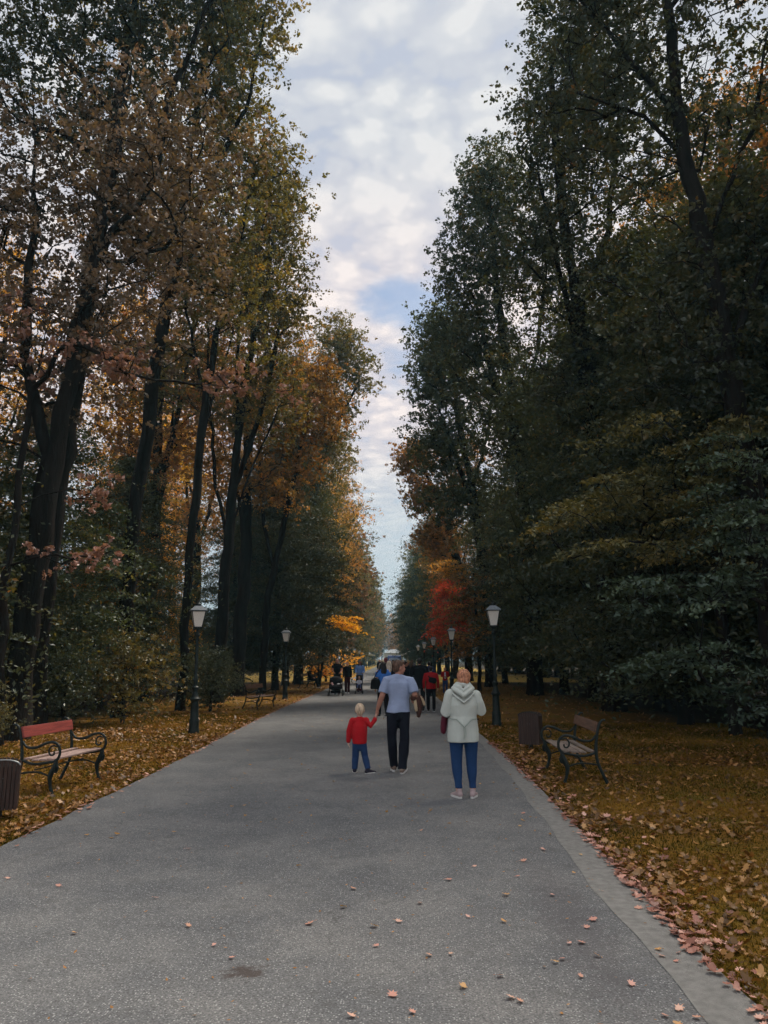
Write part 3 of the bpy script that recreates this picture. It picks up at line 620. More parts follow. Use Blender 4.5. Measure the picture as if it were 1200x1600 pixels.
# L3 thin
tree('oak2', -10.6, 33, .9, 1.1, 'rust', 'slim dark trunk with rust leaves standing behind the thick ones on the left', name='oak_tree')
# L4: slender trunk directly behind the first left lamp
tree(None, -7.25, 27.0, rz=0, name='oak_tree', label='slender straight trunk rising behind the nearest left street lamp', parts=custom(104,
    [(0, 0, -.3), (.1, 0, 6), (.35, .1, 11), (.9, 0, 15), (1.6, .2, 19), (2.2, .2, 22)],
    box_tips(104, 330, (2.0, 0, 20.5, 2.0, 2.5, 2.5, 2), (.2, 0, 17, 2.4, 2.5, 3, 1.4), (1.6, 0, 14.5, 2.0, 2.2, 2.6, 1), (-1.5, .5, 13, 2, 2, 2.5, .7)), .15, LEAF['olive'], 120, .52, .16,
    forks=[(11, [(-.4, .1, 14), (-1, .3, 18)]), (9, [(.9, .2, 12.5), (1.3, .3, 14)])], name='slender_oak'))
# L5: forked trunk, crown edge at the sky gap
tree(None, -7.1, 32.0, rz=0, name='oak_tree', label='stout forked trunk spreading into many upright limbs, between the first and second left lamps', parts=custom(105,
    [(0, 0, -.3), (.1, 0, 5), (.35, .1, 9.5), (.7, 0, 14), (1.4, .2, 18), (2.0, .2, 23)],
    box_tips(105, 500, (1.7, 0, 21.6, 1.6, 2.6, 2.6, 2.2), (1.9, 0, 17.5, 1.8, 2.6, 2.8, 2), (-.6, 0, 19.5, 2.4, 2.6, 3.4, 1.6), (1.6, .3, 13, 2, 2.4, 2.2, 1.1), (-1.6, 0, 14, 2.2, 2.2, 2.4, .7)), .23, LEAF['olive'], 125, .55, .17,
    forks=[(6.5, [(-.5, .3, 9), (-1.0, .2, 14), (-1.2, .2, 18)]), (9, [(1.3, .2, 12), (2.2, .2, 17), (2.7, .2, 21)]), (11, [(.2, .4, 15), (.3, .5, 21)]), (7, [(.9, .1, 9.5), (2.2, 0, 12.5)])], name='forked_oak'))
tree('oak2', -7.4, 37.5, .9, 2.0, 'rust', 'leaning brown-leaved tree behind the forked trunk on the left', name='oak_tree')
tree(None, -6.7, 40.0, rz=0, name='oak_tree', label='slanting golden-brown tree left of the dark hornbeams by the second left lamp', parts=custom(106,
    [(0, 0, -.3), (.3, 0, 5), (1.0, .1, 9), (1.8, 0, 13), (2.6, .2, 17)],
    box_tips(106, 380, (2.3, 0, 15.5, 1.9, 2.4, 2.8, 2), (1.2, 0, 12, 2.0, 2.2, 2.4, 1), (-.5, 0, 16, 2, 2.2, 3.5, 1)), .18, LEAF['rust'], 120, .55, .18,
    forks=[(6, [(-.3, 0, 10), (-.5, 0, 16)])], name='slant_oak'))
# L7: the round crown reaching furthest into the gap
tree(None, -6.6, 55.0, rz=0, name='oak_tree', label='round-topped tree on the left whose crown reaches farthest over the path', parts=custom(107,
    [(0, 0, -.3), (.2, 0, 8), (.9, 0, 14), (2.0, .2, 19), (2.6, .2, 24)],
    box_tips(107, 480, (2.6, 0, 25.3, 1.9, 2.6, 2.4, 2), (4.3, 0, 23.0, 1.5, 2, 1.7, .9), (2.1, 0, 20.5, 2.2, 2.6, 2.8, 1.8), (0, 0, 22, 2.6, 2.6, 3, 1.4), (1.6, 0, 16.5, 2, 2.4, 2.2, 1)), .32, LEAF['olive'], 120, .62, .20,
    forks=[(15, [(2.6, 0, 19), (4.0, 0, 22)]), (17, [(.2, 0, 20), (0, 0, 23)])], name='round_oak'))
# dark hornbeams towards the second and third left lamps
tree('horn1', -6.6, 44.5, 1.0, .4, 'dark', 'dense dark hornbeam with foliage to the ground beside the second left lamp', name='hornbeam_tree')
tree('horn1', -7.0, 51.5, 1.08, 2.4, 'dark', 'dense dark hornbeam beside the third left lamp', name='hornbeam_tree', zs=1.2)
tree('horn1', -8.6, 42.5, .7, 4.4, 'dark', 'dark hornbeam set back behind the second left lamp', name='hornbeam_tree')
tree('horn1', -6.9, 58, 1.0, 3.4, 'dark', 'dark hornbeam just past the third left lamp', name='hornbeam_tree', zs=1.25)
# pinkish-brown young oak sprays in front of the near trunks
def PX(px, py, d):
    p = math.atan(230 / 1200); yw = math.atan(12 / 1200); x = px - 600; y = 800 - py; up = y * math.cos(p) + 1200 * math.sin(p); fw = 1200 * math.cos(p) - y * math.sin(p)
    Xw = x * math.cos(yw) - fw * math.sin(yw); Yw = fw * math.cos(yw) + x * math.sin(yw); t = d / Yw; return (Xw * t, d, 1.75 + up * t)
sp = []
rs = np.random.RandomState(5)
for (x0, y0, x1, y1, n) in [(40, 530, 240, 590, 9), (200, 560, 380, 610, 7), (70, 755, 165, 785, 4), (55, 860, 165, 895, 5), (0, 480, 60, 560, 4), (330, 600, 460, 612, 3)]:
    for k in range(n):
        q = PX(x0 + (x1 - x0) * rs.uniform(), y0 + (y1 - y0) * rs.uniform(), 15.5 + rs.normal(0, .5)); sp.append((q[0] + 8.0, q[1] - 16.2, q[2]))
tree(None, -8.0, 16.2, rz=0, name='young_oak_tree', label='young oak with pinkish brown leaf sprays hanging before the near left trunks', parts=custom(108,
    [(0, 0, -.3), (-.2, 0, 3), (-.1, 0, 7), (.3, 0, 9.5)], sp, .09, LEAF['pink'], 170, .30, .13, flat=.1, lift=.1, name='young_oak'))
# low mossy growth under the left trees
for k, (x, y, s, lf, lb) in enumerate([
    (-10.8, 16, .8, 'dark', 'dark green hornbeam at the left edge of the picture behind the bench'), (-10.2, 22, .75, 'dark', 'dark hornbeam between the thick left trunks'),
    (-9.6, 27.5, .75, 'dark', 'low dark green hornbeam behind the shrub on the left'), (-12.8, 19, .9, 'dark', 'dark hornbeam deep behind the nearest left trunks'),
    (-11.5, 31, .7, 'gold', 'yellowing hornbeam glowing between the left trunks'), (-12.5, 38, .75, 'gold', 'golden hornbeam deep in the left wood')]):
    tree('horn2', x, y, s, k * 1.3, lf, lb, name='hornbeam_tree')
tree('shrub', -7.35, 21.6, .95, 0, 'olive', 'rounded olive-yellow shrub left of the nearest left lamp', name='shrub', cat='shrub')
tree('shrub', -8.4, 20.2, .75, 1, 'dark', 'dark green shrub between the near trunks and the olive-yellow shrub', name='shrub', cat='shrub')
tree('shrub', -6.1, 26.5, .8, 2, 'dark', 'dark green shrub right behind the nearest left lamp', name='shrub', cat='shrub')
tree('shrub', -7.8, 15.0, .5, 3, 'moss', 'low green plants behind the red-backed bench', name='shrub', cat='shrub')
tree('shrub', -6.9, 29.5, .8, 4, 'dark', 'dark shrub at the foot of the forked trunk', name='shrub', cat='shrub')

# --- left side further on ---------------------------------------------------
far_l = [(66, -6.6, 'oak1', 'olive', 1.0, 'olive-crowned tree on the left beyond the dark hornbeams'), (74, -6.8, 'oak2', 'gold', .92, 'golden-orange tree on the left behind the third lamp'),
 (83, -6.3, 'oak1', 'gold', .9, 'orange-tinted tree on the left standing before the side path'), (94, -6.9, 'oak1', 'olive', .95, 'first tree on the left past the side path'),
 (105, -6.6, 'far1', 'rust', .92, 'brownish tree second on the left past the side path'), (117, -6.4, 'far2', 'moss', .9, 'green tree third on the left past the side path')]
for y, x, k, lf, s, lb in far_l: tree(k, x, y, s, random.uniform(0, 6), lf, lb, name='oak_tree')
tree('shrub', -5.2, 62, 1.7, .3, 'yellow', 'bright yellow maple branch glowing beyond the third left lamp', name='maple_sapling', zs=1.0, cat='shrub')
bt = [PX(520 + 36 * rs.uniform(), 962 + 22 * rs.uniform(), 49.5 + rs.normal(0, .5)) for _ in range(22)]
tree(None, -4.7, 50.5, rz=0, name='maple_tree', label='small maple with a flare of bright yellow leaves near the third left lamp', parts=custom(109, [(0, 0, -.3), (.3, 0, 2.5), (.8, 0, 4.5)], [(q[0] + 4.7, q[1] - 50.5, q[2]) for q in bt], .08, LEAF['yellow'], 110, .42, .15, layered=True, flat=.1, name='yellow_maple'))
for k in range(12):
    tree(['far1', 'far2', 'far1'][k % 3], -6.4 + random.uniform(-.5, .4), 129 + k * 13.5 + random.uniform(-2, 2), random.uniform(.86, 1.0), None, ['olive', 'moss', 'rust', 'dark'][k % 4],
         'tall tree in the distant part of the left row along the avenue', 'distant trees of the left avenue row', name='avenue_tree')
# --- right side, near -------------------------------------------------------
tree(None, 8.6, 17.5, rz=0, name='oak_tree', label='huge leaning oak trunk at the right edge of the picture with long bare limbs', parts=custom(201,
    [(0, 0, -.3), (-.2, 0, 5), (-.6, .1, 10), (-1.1, .2, 15), (-1.2, .3, 20), (-1.0, .3, 25)],
    box_tips(201, 560, (-2.7, 1, 20.5, 2.0, 3, 2.2, 1.6), (-2.4, 1, 17, 2.6, 3, 2.8, 2), (-1, 1, 23, 3.6, 3.4, 3, 2), (1.5, 0, 18, 3.5, 3.5, 5, 2), (-1.4, 1.5, 12.5, 2.6, 3, 2.5, 1.2), (2, 1, 12, 3, 3, 3, 1), (-1.2, .3, 9.5, 2.2, 2.5, 2, .9)), .26, LEAF['dark'], 130, .62, .17,
    forks=[(14.2, [(-2.0, .2, 15.6), (-3.6, .4, 16.4), (-4.2, .5, 18)]), (15.5, [(-2.4, .2, 17.5), (-3.4, .5, 19.5)]), (12, [(.6, 0, 15), (1.6, 0, 19)]), (9, [(.9, 0, 12), (2.4, 0, 14)])], name='edge_oak'))
tree(None, 7.6, 27.0, rz=0, name='oak_tree', label='tall dark oak second on the right, branching high above the nearest right lamp', parts=custom(202,
    [(0, 0, -.3), (-.1, 0, 7), (-.4, 0, 13), (-.9, .1, 18), (-1.2, 0, 25)],
    box_tips(202, 560, (.1, 0, 26, 2.2, 3, 2.8, 2), (-.9, 0, 21.5, 2.2, 3, 3.0, 2), (1.6, 0, 23, 3, 3, 4, 1.6), (-1.6, 0, 16.5, 2.4, 3, 2.4, 1.4), (1.6, 0, 16, 2.4, 3, 3, 1), (-1.2, 0, 12, 2.4, 2.4, 2.4, .8)), .36, LEAF['dark'], 140, .66, .18,
    forks=[(12, [(-1.2, 0, 16), (-1.9, 0, 21)]), (14, [(.8, .2, 18), (1.5, .2, 23)])], name='second_right_oak'))
tree(None, 7.0, 38.5, rz=0, name='oak_tree', label='broad dense dark-green oak third on the right, tallest against the sky', parts=custom(203,
    [(0, 0, -.3), (-.1, 0, 8), (-.5, 0, 14), (-1.2, .1, 20), (-1.6, 0, 27)],
    box_tips(203, 640, (-1.5, 0, 27, 2.0, 3, 2.6, 2), (-2.3, 0, 22.6, 2.3, 3, 3.0, 2.2), (-2.8, 0, 18, 2.4, 3, 2.6, 1.6), (1.2, 0, 24, 3, 3, 4, 1.6), (-1.2, 0, 14, 2.8, 3, 2.6, 1.4)), .36, LEAF['dark'], 150, .74, .20,
    forks=[(12, [(-1.6, 0, 16), (-2.6, 0, 21)]), (14, [(.8, .2, 18), (1.5, .2, 23)])], name='third_right_oak'))
tree(None, 6.3, 50.0, rz=0, name='oak_tree', label='dense dark oak fourth on the right, its crown pushing out over the path', parts=custom(204,
    [(0, 0, -.3), (-.2, 0, 7), (-.9, 0, 13), (-1.8, .1, 18), (-2.4, 0, 23)],
    box_tips(204, 620, (-2.6, 0, 24, 2.0, 3, 2.2, 1.6), (-3.3, 0, 20.8, 1.9, 3, 2.6, 2), (-3.0, 0, 16.5, 2.2, 3, 2.4, 1.8), (-1.6, 0, 12.5, 2.6, 3, 2.6, 1.6), (.6, 0, 20, 3, 3, 4, 1.6)), .34, LEAF['dark'], 150, .74, .22,
    forks=[(11, [(-2, 0, 15), (-3.2, 0, 19)]), (13, [(.3, .2, 17), (.8, .2, 21)])], name='fourth_right_oak'))
tree(None, 6.2, 63.0, rz=0, name='oak_tree', label='russet-tipped tree on the right bending out over the path, sky showing through it', parts=custom(205,
    [(0, 0, -.3), (-.2, 0, 7), (-1.0, 0, 11), (-2.4, .1, 15), (-3.6, 0, 18)],
    box_tips(205, 420, (-4.3, 0, 18.2, 1.5, 2.6, 1.8, 1.6), (-3.6, 0, 15, 1.8, 2.6, 1.6, 1.4), (-2.2, 0, 11.5, 2, 2.6, 1.8, 1.4), (-.5, 0, 18, 2.6, 2.6, 3, 1)), .32, LEAF['rust'], 120, .62, .24,
    forks=[(9, [(-2, 0, 12), (-3.4, 0, 14.5)]), (12, [(0, .2, 16), (0, .2, 20)])], name='fifth_right_oak'))
tree('horn1', 8.2, 57, 1.0, 1.0, 'dark', 'dark hornbeam on the right between the second lamp and the red maple', name='hornbeam_tree')
# wall of hornbeams on the right
for k, (x, y, s, kd, lf, lb, z) in enumerate([
    (9.2, 27, 1.15, 'horn1', 'dark', 'tall dark hornbeam behind the nearest right lamp', 1.2), (8.4, 33, 1.1, 'horn1', 'dark', 'dark hornbeam set beyond the nearest right lamp', 1.2),
    (8.7, 40, 1.1, 'horn1', 'dark', 'dark hornbeam beside the second right lamp', 1.15), (8.9, 47.5, 1.05, 'horn1', 'dark', 'dark hornbeam between the second and third right lamps', 1.2),
    (10.5, 21, 1.2, 'horn1', 'dark', 'dark hornbeam in the shade behind the right bench', 1.1), (12.8, 16.5, 1.2, 'horn1', 'dark', 'dark hornbeam deep behind the right bench', 1.2),
    (13.5, 24, 1.2, 'horn1', 'dark', 'dark hornbeam deep in the right wood behind the lamp', 1.3), (12, 31, 1.2, 'horn1', 'dark', 'dark hornbeam filling the right wood in mid distance', 1.3)]):
    tree(kd, x, y, s, k * 1.7, lf, lb, name='hornbeam_tree', zs=z)
tree('horn2', 7.9, 21.5, .9, 0.6, 'dark', 'dark green hornbeam with layered sprays right of the nearest right lamp', name='hornbeam_tree', zs=.85)
bt = [PX(850 + 300 * rs.uniform(), 770 + 110 * rs.uniform() ** 1.2, 17.5 + rs.normal(0, 1.0)) for _ in range(46)] + [PX(930 + 240 * rs.uniform(), 650 + 120 * rs.uniform(), 17.5 + rs.normal(0, .8)) for _ in range(34)]
tree(None, 8.0, 18.6, rz=0, name='hornbeam_tree', label='hornbeam with yellow-green horizontal sprays reaching left, in front of the dark right wood', parts=custom(206, [(0, 0, -.3), (-.1, 0, 3), (-.2, 0, 6), (.1, 0, 9)], [(q[0] - 8.0, q[1] - 18.6, q[2]) for q in bt], .13, LEAF['moss'], 150, .58, .125, layered=True, flat=.12, shape=1, name='spray_hornbeam'))
bt = [PX(985 + 220 * rs.uniform(), 900 + 60 * rs.uniform(), 13.6 + rs.normal(0, .6)) for _ in range(16)] + [PX(985 + 230 * rs.uniform(), 1005 + 50 * rs.uniform(), 13.2 + rs.normal(0, .5)) for _ in range(15)] + [PX(1100 + 110 * rs.uniform(), 680 + 230 * rs.uniform(), 13.6 + rs.normal(0, .6)) for _ in range(30)] + [PX(1110 + 130 * rs.uniform(), 1060 + 60 * rs.uniform(), 13.2 + rs.normal(0, .5)) for _ in range(6)]
tree(None, 6.9, 14.2, rz=0, name='hornbeam_tree', label='young hornbeam with blue-green leaves at the right edge, lowest sprays near the grass', parts=custom(207, [(0, 0, -.3), (0, 0, 2), (.1, 0, 4), (0, 0, 6.2)], [(q[0] - 6.9, q[1] - 14.2, q[2]) for q in bt], .07, LEAF['teal'], 130, .42, .11, layered=True, flat=.1, shape=1, name='teal_hornbeam'))
# red maple on the right
bt = [PX(672 + 60 * rs.uniform(), 905 + 95 * rs.uniform(), 54 + rs.normal(0, .8)) for _ in range(105)]
bt = [q for q in bt if q[0] > 2.75 + max(0, (q[2] - 3.0) * .22)]
tree(None, 5.2, 54.5, rz=0, name='maple_tree', label='scarlet maple in layered sprays on the right edge of the path', parts=custom(208, [(0, 0, -.3), (-.1, 0, 2.5), (-.3, 0, 5), (-.2, 0, 7)], [(q[0] - 5.2, q[1] - 54.5, q[2]) for q in bt], .10, LEAF['red'], 150, .66, .16, layered=True, flat=.15, name='red_maple', droop=.4))
bt = [PX(705 + 55 * rs.uniform(), 895 + 130 * rs.uniform(), 43.5 + rs.normal(0, .8)) for _ in range(60)]
tree(None, 4.9, 44, rz=0, name='maple_tree', label='rust-orange maple between the scarlet maple and the nearest right lamp', parts=custom(209, [(0, 0, -.3), (0, 0, 2.5), (-.1, 0, 5), (-.2, 0, 7.5)], [(q[0] - 4.9, q[1] - 44, q[2]) for q in bt], .10, LEAF['rust'], 130, .60, .14, layered=True, flat=.15, name='rust_maple'))
bt = [PX(685 + 40 * rs.uniform(), 872 + 28 * rs.uniform(), 56 + rs.normal(0, .8)) for _ in range(16)]
tree(None, 5.6, 57, rz=0, name='maple_tree', label='orange-topped maple just above and behind the scarlet maple', parts=custom(210, [(0, 0, -.3), (0, 0, 3), (-.1, 0, 7)], [(q[0] - 5.6, q[1] - 57, q[2]) for q in bt], .10, LEAF['gold'], 110, .7, .18, layered=True, flat=.15, name='orange_maple'))
far_r = [(72, 5.9, 'oak1', 'rust', .78, 'brown-green tree on the right beyond the russet-tipped one'), (81, 5.8, 'far1', 'olive', .72, 'olive tree on the right standing before the side path'), (92, 5.6, 'horn1', 'teal', 1.25, 'blue-green tree first on the right past the side path'),
 (101, 5.4, 'horn1', 'teal', 1.35, 'blue-green tree second on the right past the side path'), (112, 5.6, 'far2', 'dark', .9, 'dark tree third on the right past the side path')]
for y, x, k, lf, s, lb in far_r: tree(k, x, y, s, random.uniform(0, 6), lf, lb, name='oak_tree')
for k in range(13):
    tree(['far2', 'far1', 'far2'][k % 3], 5.9 + random.uniform(-.3, .5), 124 + k * 13 + random.uniform(-2, 2), random.uniform(.86, 1.0), None, ['moss', 'olive', 'dark', 'teal'][k % 4],
         'tall tree in the distant part of the right row along the avenue', 'distant trees of the right avenue row', name='avenue_tree')
# --- deeper rows --------------------------------------------------------------
rd = random.Random(3)
for row, xx in enumerate((14, 21, 28)):
    y = 8.0 + row * 2
    while y < 120:
        lx = -xx - 0.8 + rd.uniform(-1.2, 1.2)
        if y > 21 and row < 2 and not (row == 0 and 62 < y < 140) and rd.random() < (.7, .45)[row]:
            tree(rd.choice(['oak1', 'oak2']) if y < 80 else 'far1', lx, y + rd.uniform(-1.5, 1.5), rd.uniform(.85, 1.05), rd.uniform(0, 6.28), rd.choice(['olive', 'gold', 'gold', 'rust']),
             'tall thin tree standing deep in the left wood', 'tall trees deep in the left wood', name='wood_tree')
        tree(rd.choice(['oak1', 'oak3']) if y < 80 else 'far2', xx + 1 + rd.uniform(-1.2, 1.2), y + rd.uniform(-1.5, 1.5), rd.uniform(.9, 1.1), rd.uniform(0, 6.28), rd.choice(['dark', 'dark', 'olive', 'rust']),
             'tall dark tree standing deep in the right wood', 'tall trees deep in the right wood', name='wood_tree')
        y += 7.5 + row * 1.5
for k in range(24):
    y = 14 + k * 4.6
    tree('horn2' if k % 2 else 'horn1', (-13.0 if y < 60 else -19.5) - rd.uniform(0, 8), y, rd.uniform(.38, .58), rd.uniform(0, 6.28), rd.choice(['dark', 'dark', 'dark', 'olive']), 'undergrowth hornbeam filling the left wood', 'undergrowth trees of the left wood', name='undergrowth_tree')
    tree('horn1', 15 + rd.uniform(0, 8), y, rd.uniform(.8, 1.15), rd.uniform(0, 6.28), 'dark', 'undergrowth hornbeam filling the dark right wood', 'undergrowth trees of the right wood', name='undergrowth_tree')
# closing trees at the far end
for k in range(9):
    tree('far1', -16 + k * 4 + rd.uniform(-1, 1), 345 + rd.uniform(-8, 14), rd.uniform(.75, .98), None, rd.choice(['gold', 'olive', 'moss']), 'hazy tree closing the far end of the avenue', 'trees closing the end of the avenue', name='end_tree')

# ------------------------------------------------------------------ lamps, benches, bins
IRON = mat('cast_iron', (.008, .015, .014), .5, .3, 20, .25, 80, spec=.28, bdist=.002)
ROOFM = mat('lamp_roof_metal', (.16, .18, .20), .35, .2, 20, .15, 80, spec=.6, bdist=.002, metal=.3)  # lamp roofs: dark metal, its sky reflection put into the pale grey base
OPAL = mat('opal_glass', (.82, .79, .72), .3, .05, 4, 0, spec=.5)
WOOD_RED = mat('red_brown_plank', (.27, .055, .045), .55, .35, 6, .5, 30, bdist=.004, stretch=(.4, 6, 6))
WOOD_PALE = mat('worn_plank', (.36, .25, .22), .6, .35, 6, .5, 30, bdist=.004, stretch=(.4, 6, 6))
WOOD_GREY = mat('grey_brown_plank', (.22, .17, .14), .6, .4, 6, .5, 30, bdist=.004, stretch=(.4, 6, 6))
WOOD_BRN = mat('brown_plank', (.13, .070, .045), .6, .4, 6, .5, 30, bdist=.004, stretch=(.4, 6, 6))
BINW = mat('dark_bin_wood', (.045, .024, .018), .6, .5, 5, .6, 30, bdist=.004, stretch=(9, 9, .5))
def make_lamp(label, group=None):
    e = empty('street_lamp', (0, 0, 0), 0, label, 'street lamp', group)
    b = MB().lathe([(.135, -.05), (.135, .06), (.125, .10), (.118, .12), (.118, .30), (.112, .34), (.098, .37), (.092, .74), (.10, .77), (.125, .80), (.125, .825), (.10, .85), (.075, .90), (.06, .96), (.052, 1.0)], 10)
    b.build('base', IRON, e)
    p = MB().lathe([(.05, .98), (.062, 1.02), (.085, 1.06), (.085, 1.09), (.055, 1.12), (.046, 1.2), (.06, 1.24), (.06, 1.27), (.04, 1.31), (.036, 2.2), (.036, 2.28), (.055, 2.31), (.07, 2.34), (.05, 2.37), (.032, 2.41), (.035, 2.47)], 14)
    p.build('pole', IRON, e)
    # lantern
    l = MB(); l.lathe([(.05, 2.46), (.105, 2.49), (.105, 2.515), (.09, 2.53)], sq=True)
    l.build('lantern_base', IRON, e, False)
    MB().lathe([(.088, 2.53), (.158, 2.90)], sq=True).build('glass', OPAL, e, False)
    f = MB()
    for sx in (-1, 1):
        for sy in (-1, 1): f.ring_tube([(sx * .091, sy * .091, 2.52), (sx * .163, sy * .163, 2.905)], .009, 6)
    for z, q in ((2.905, .168),):
        for a, c in (((-q, -q), (q, -q)), ((q, -q), (q, q)), ((q, q), (-q, q)), ((-q, q), (-q, -q))): f.ring_tube([(*a, z), (*c, z)], .012, 6)
    f.build('lantern_frame', IRON, e)
    MB().lathe([(.205, 2.915), (.205, 2.925), (.085, 3.03), (.085, 3.04)], sq=True).build('roof', ROOFM, e, False)
    MB().lathe([(.07, 3.04), (.075, 3.05), (.065, 3.085), (.03, 3.11), (.022, 3.12), (.03, 3.14), (.01, 3.17)], 12).build('finial', IRON, e)
    return e
ll = ['black street lamp nearest on the left, beside the olive-yellow shrub', 'second street lamp on the left, just past the small empty bench', 'third street lamp on the left, beside the seated person', 'fourth street lamp on the left, behind the man pushing the pram', 'fifth street lamp on the left, against the pale trunk']
lr = ['black street lamp nearest on the right, just left of the right bin and bench', 'second street lamp on the right, in front of the red maple', 'third street lamp on the right, under the red maple sprays', 'fourth street lamp on the right, just past the red maple', 'fifth street lamp on the right, against the dark trees']
lamp0 = None
LAMPS = []
for k in range(19):
    yl = 18.9 + k * 15.9; yr = 21.1 + k * 15.4
    for side, y, x, names in ((-1, yl, -4.72, ll), (1, yr, 2.78, lr)):
        lb = names[k] if k < 5 else ('small far-off street lamp in the left row' if side < 0 else 'small far-off street lamp in the right row')
        gp = None if k < 5 else ('far-off lamps of the left row' if side < 0 else 'far-off lamps of the right row')
        if lamp0 is None: lamp0 = make_lamp(lb); o = lamp0; o.location = (x, y, 0)
        else: o = dup(lamp0, (x, y, 0), None, None, lb, 'street lamp', gp)
        if side > 0: o.scale = (1, 1, 1.05)
        o.rotation_euler = (R(random.uniform(-.5, .5)), R(random.uniform(-.5, .5)), {(-1, 0): .35, (1, 0): -.05}.get((side, k), random.uniform(-.2, .4)))

def side_frame(x):
    """one cast iron bench end in the YZ plane (sitter faces +Y)"""
    b = MB(); P = lambda *q: [(x, a, c) for a, c in q]
    def sm(pts, r, n=8):
        pts = [Vector(p) for p in pts]; out = []; rad = []
        rr = r if isinstance(r, (list, tuple)) else [r] * len(pts)
        for i in range(len(pts) - 1):
            p0, p1, p2, p3 = pts[max(i - 1, 0)], pts[i], pts[i + 1], pts[min(i + 2, len(pts) - 1)]
            for k in range(5):
                t = k / 5; out.append(.5 * ((2 * p1) + (p2 - p0) * t + (2 * p0 - 5 * p1 + 4 * p2 - p3) * t * t + (3 * p1 - p0 - 3 * p2 + p3) * t ** 3)); rad.append(rr[i] + (rr[i + 1] - rr[i]) * t)
        out.append(pts[-1]); rad.append(rr[-1]); b.ring_tube(out, [(q * .85, q) for q in rad], n)
    sm(P((-.36, 0), (-.30, .12), (-.235, .28), (-.215, .44), (-.23, .60), (-.275, .80), (-.33, .87), (-.37, .865)), [.026, .022, .022, .024, .021, .019, .017, .012])
    sm(P((-.215, .42), (-.05, .375), (.12, .39), (.24, .41), (.29, .40)), .018)
    sm(P((.27, .40), (.245, .32), (.20, .22), (.215, .10), (.25, .0)), [.028, .040, .034, .020, .026])
    sm(P((-.225, .66), (-.15, .585), (-.02, .585), (.10, .635), (.21, .655), (.29, .61), (.315, .52), (.285, .44), (.215, .405)), [.014, .017, .019, .019, .019, .019, .019, .019, .016])
    sp = [(.215 + .075 * (1 - t / 1.25) * math.cos(5.2 * t + 1.3), .53 + .085 * (1 - t / 1.25) * math.sin(5.2 * t + 1.3)) for t in np.linspace(0, 1, 12)]
    sm(P(*sp), .012, 6); sm(P((.225, .61), (.30, .60)), .011, 6)
    sm(P((.20, .22), (.05, .27), (-.10, .27), (-.235, .25)), .012)
    sm(P((.26, .385), (.30, .34), (.28, .28), (.24, .30), (.25, .34)), .013, 6)
    return b
def make_bench(L, label, wback, wseat, group=None):
    e = empty('park_bench', (0, 0, 0), 0, label, 'bench', group)
    for sx in (-1, 1): side_frame(sx * L / 2).build('side_frame', IRON, e)
    s = MB()
    for k, (y, z, a) in enumerate([(-.15, .425, 4), (-.035, .408, 2), (.08, .413, -2), (.195, .425, -4)]):
        s.box((0, y, z + .012), (L - .02 + .06 * (k == 3), .095, .026), Matrix.Rotation(R(a), 3, 'X'))
    s.build('seat', wseat, e, False, .006)
    MB().box((0, -.235, .775), (L + .0, .03, .145), Matrix.Rotation(R(13), 3, 'X')).build('backrest', wback, e, False, .006)
    r = MB(); r.ring_tube([(-L / 2, -.02, .30), (L / 2, -.02, .30)], .009, 8); r.build('tie_rod', IRON, e)
    return e
def put(e, x, y, face, label=None):
    """face: direction the sitter looks"""
    e.location = (x, y, .02); e.rotation_euler = (0, 0, math.atan2(face[1], face[0]) - math.pi / 2); return e
put(make_bench(1.25, 'bench with a red back plank and scrolled iron arms on the left verge', WOOD_RED, WOOD_PALE), -4.60, 11.12, (1, -.12))
put(make_bench(1.5, 'bench with a brown back plank and grey seat on the right verge beside the bin', WOOD_BRN, WOOD_GREY), 2.72, 12.2, (-1, .03))
put(make_bench(1.45, 'small empty bench on the left between the first and second lamps', WOOD_BRN, WOOD_PALE), -4.75, 28.4, (1, -.25))
put(make_bench(1.45, 'distant bench on the left on which a person sits', WOOD_BRN, WOOD_GREY), -5.15, 48.2, (1, -.2))

def make_bin(label, w=.40, h=.53, d=.32, rim=False):
    e = empty('litter_bin', (0, 0, 0), 0, label, 'litter bin')
    n = 9; b = MB()
    for k in range(n):                      # front and back slat faces with an arched top, then the sides
        x0 = -w / 2 + w * k / n + .003; x1 = x0 + w / n - .006; zt = lambda x: .14 + h + .07 * math.sqrt(max(0, 1 - (2 * x / w) ** 2))
        for yy in (-d / 2, d / 2 - .02):
            b.prism([(x0, yy, .14), (x1, yy, .14), (x1, yy, zt(x1)), (x0, yy, zt(x0))], (0, .02, 0))
    for sx in (-1, 1):
        for k in range(6):
            y0 = -d / 2 + .022 + (d - .044) * k / 6; b.box((sx * (w / 2 - .012), y0 + (d - .044) / 12, .14 + h / 2), (.018, (d - .044) / 6 - .006, h))
    b.build('slatted_body', BINW, e, False, .002)
    c = MB(); c.box((0, 0, .16), (w * .9, d * .8, .02)); c.ring_tube([(0, 0, -.05), (0, 0, .15)], .035, 8)
    c.box((0, 0, .14 + h - .02), (w * .92, d * .82, .015)); c.build('frame', IRON, e)
    pts = [(w / 2 * math.cos(a) * 1.0, -d / 2 - .004, .14 + h + .075 * math.sin(a)) for a in np.linspace(.05, math.pi - .05, 12)]
    MB().ring_tube(pts, .009, 6).build('rim', mat('bin_rim', (.30, .32, .33) if rim else (.05, .04, .035), .4, .1, 5, 0, metal=.4) if rim else IRON, e)
    g = MB(); [g.ell((sx * .022, -d / 2 - .004, .14 + h * .72), (.006, .004, .006), 8) for sx in (-1, 1)]; g.build('bolt', ROOFM, e)
    return e
b1 = make_bin('dark slatted litter bin left of the right bench'); b1.location = (2.68, 15.4, .01); b1.rotation_euler = (0, 0, R(-24))
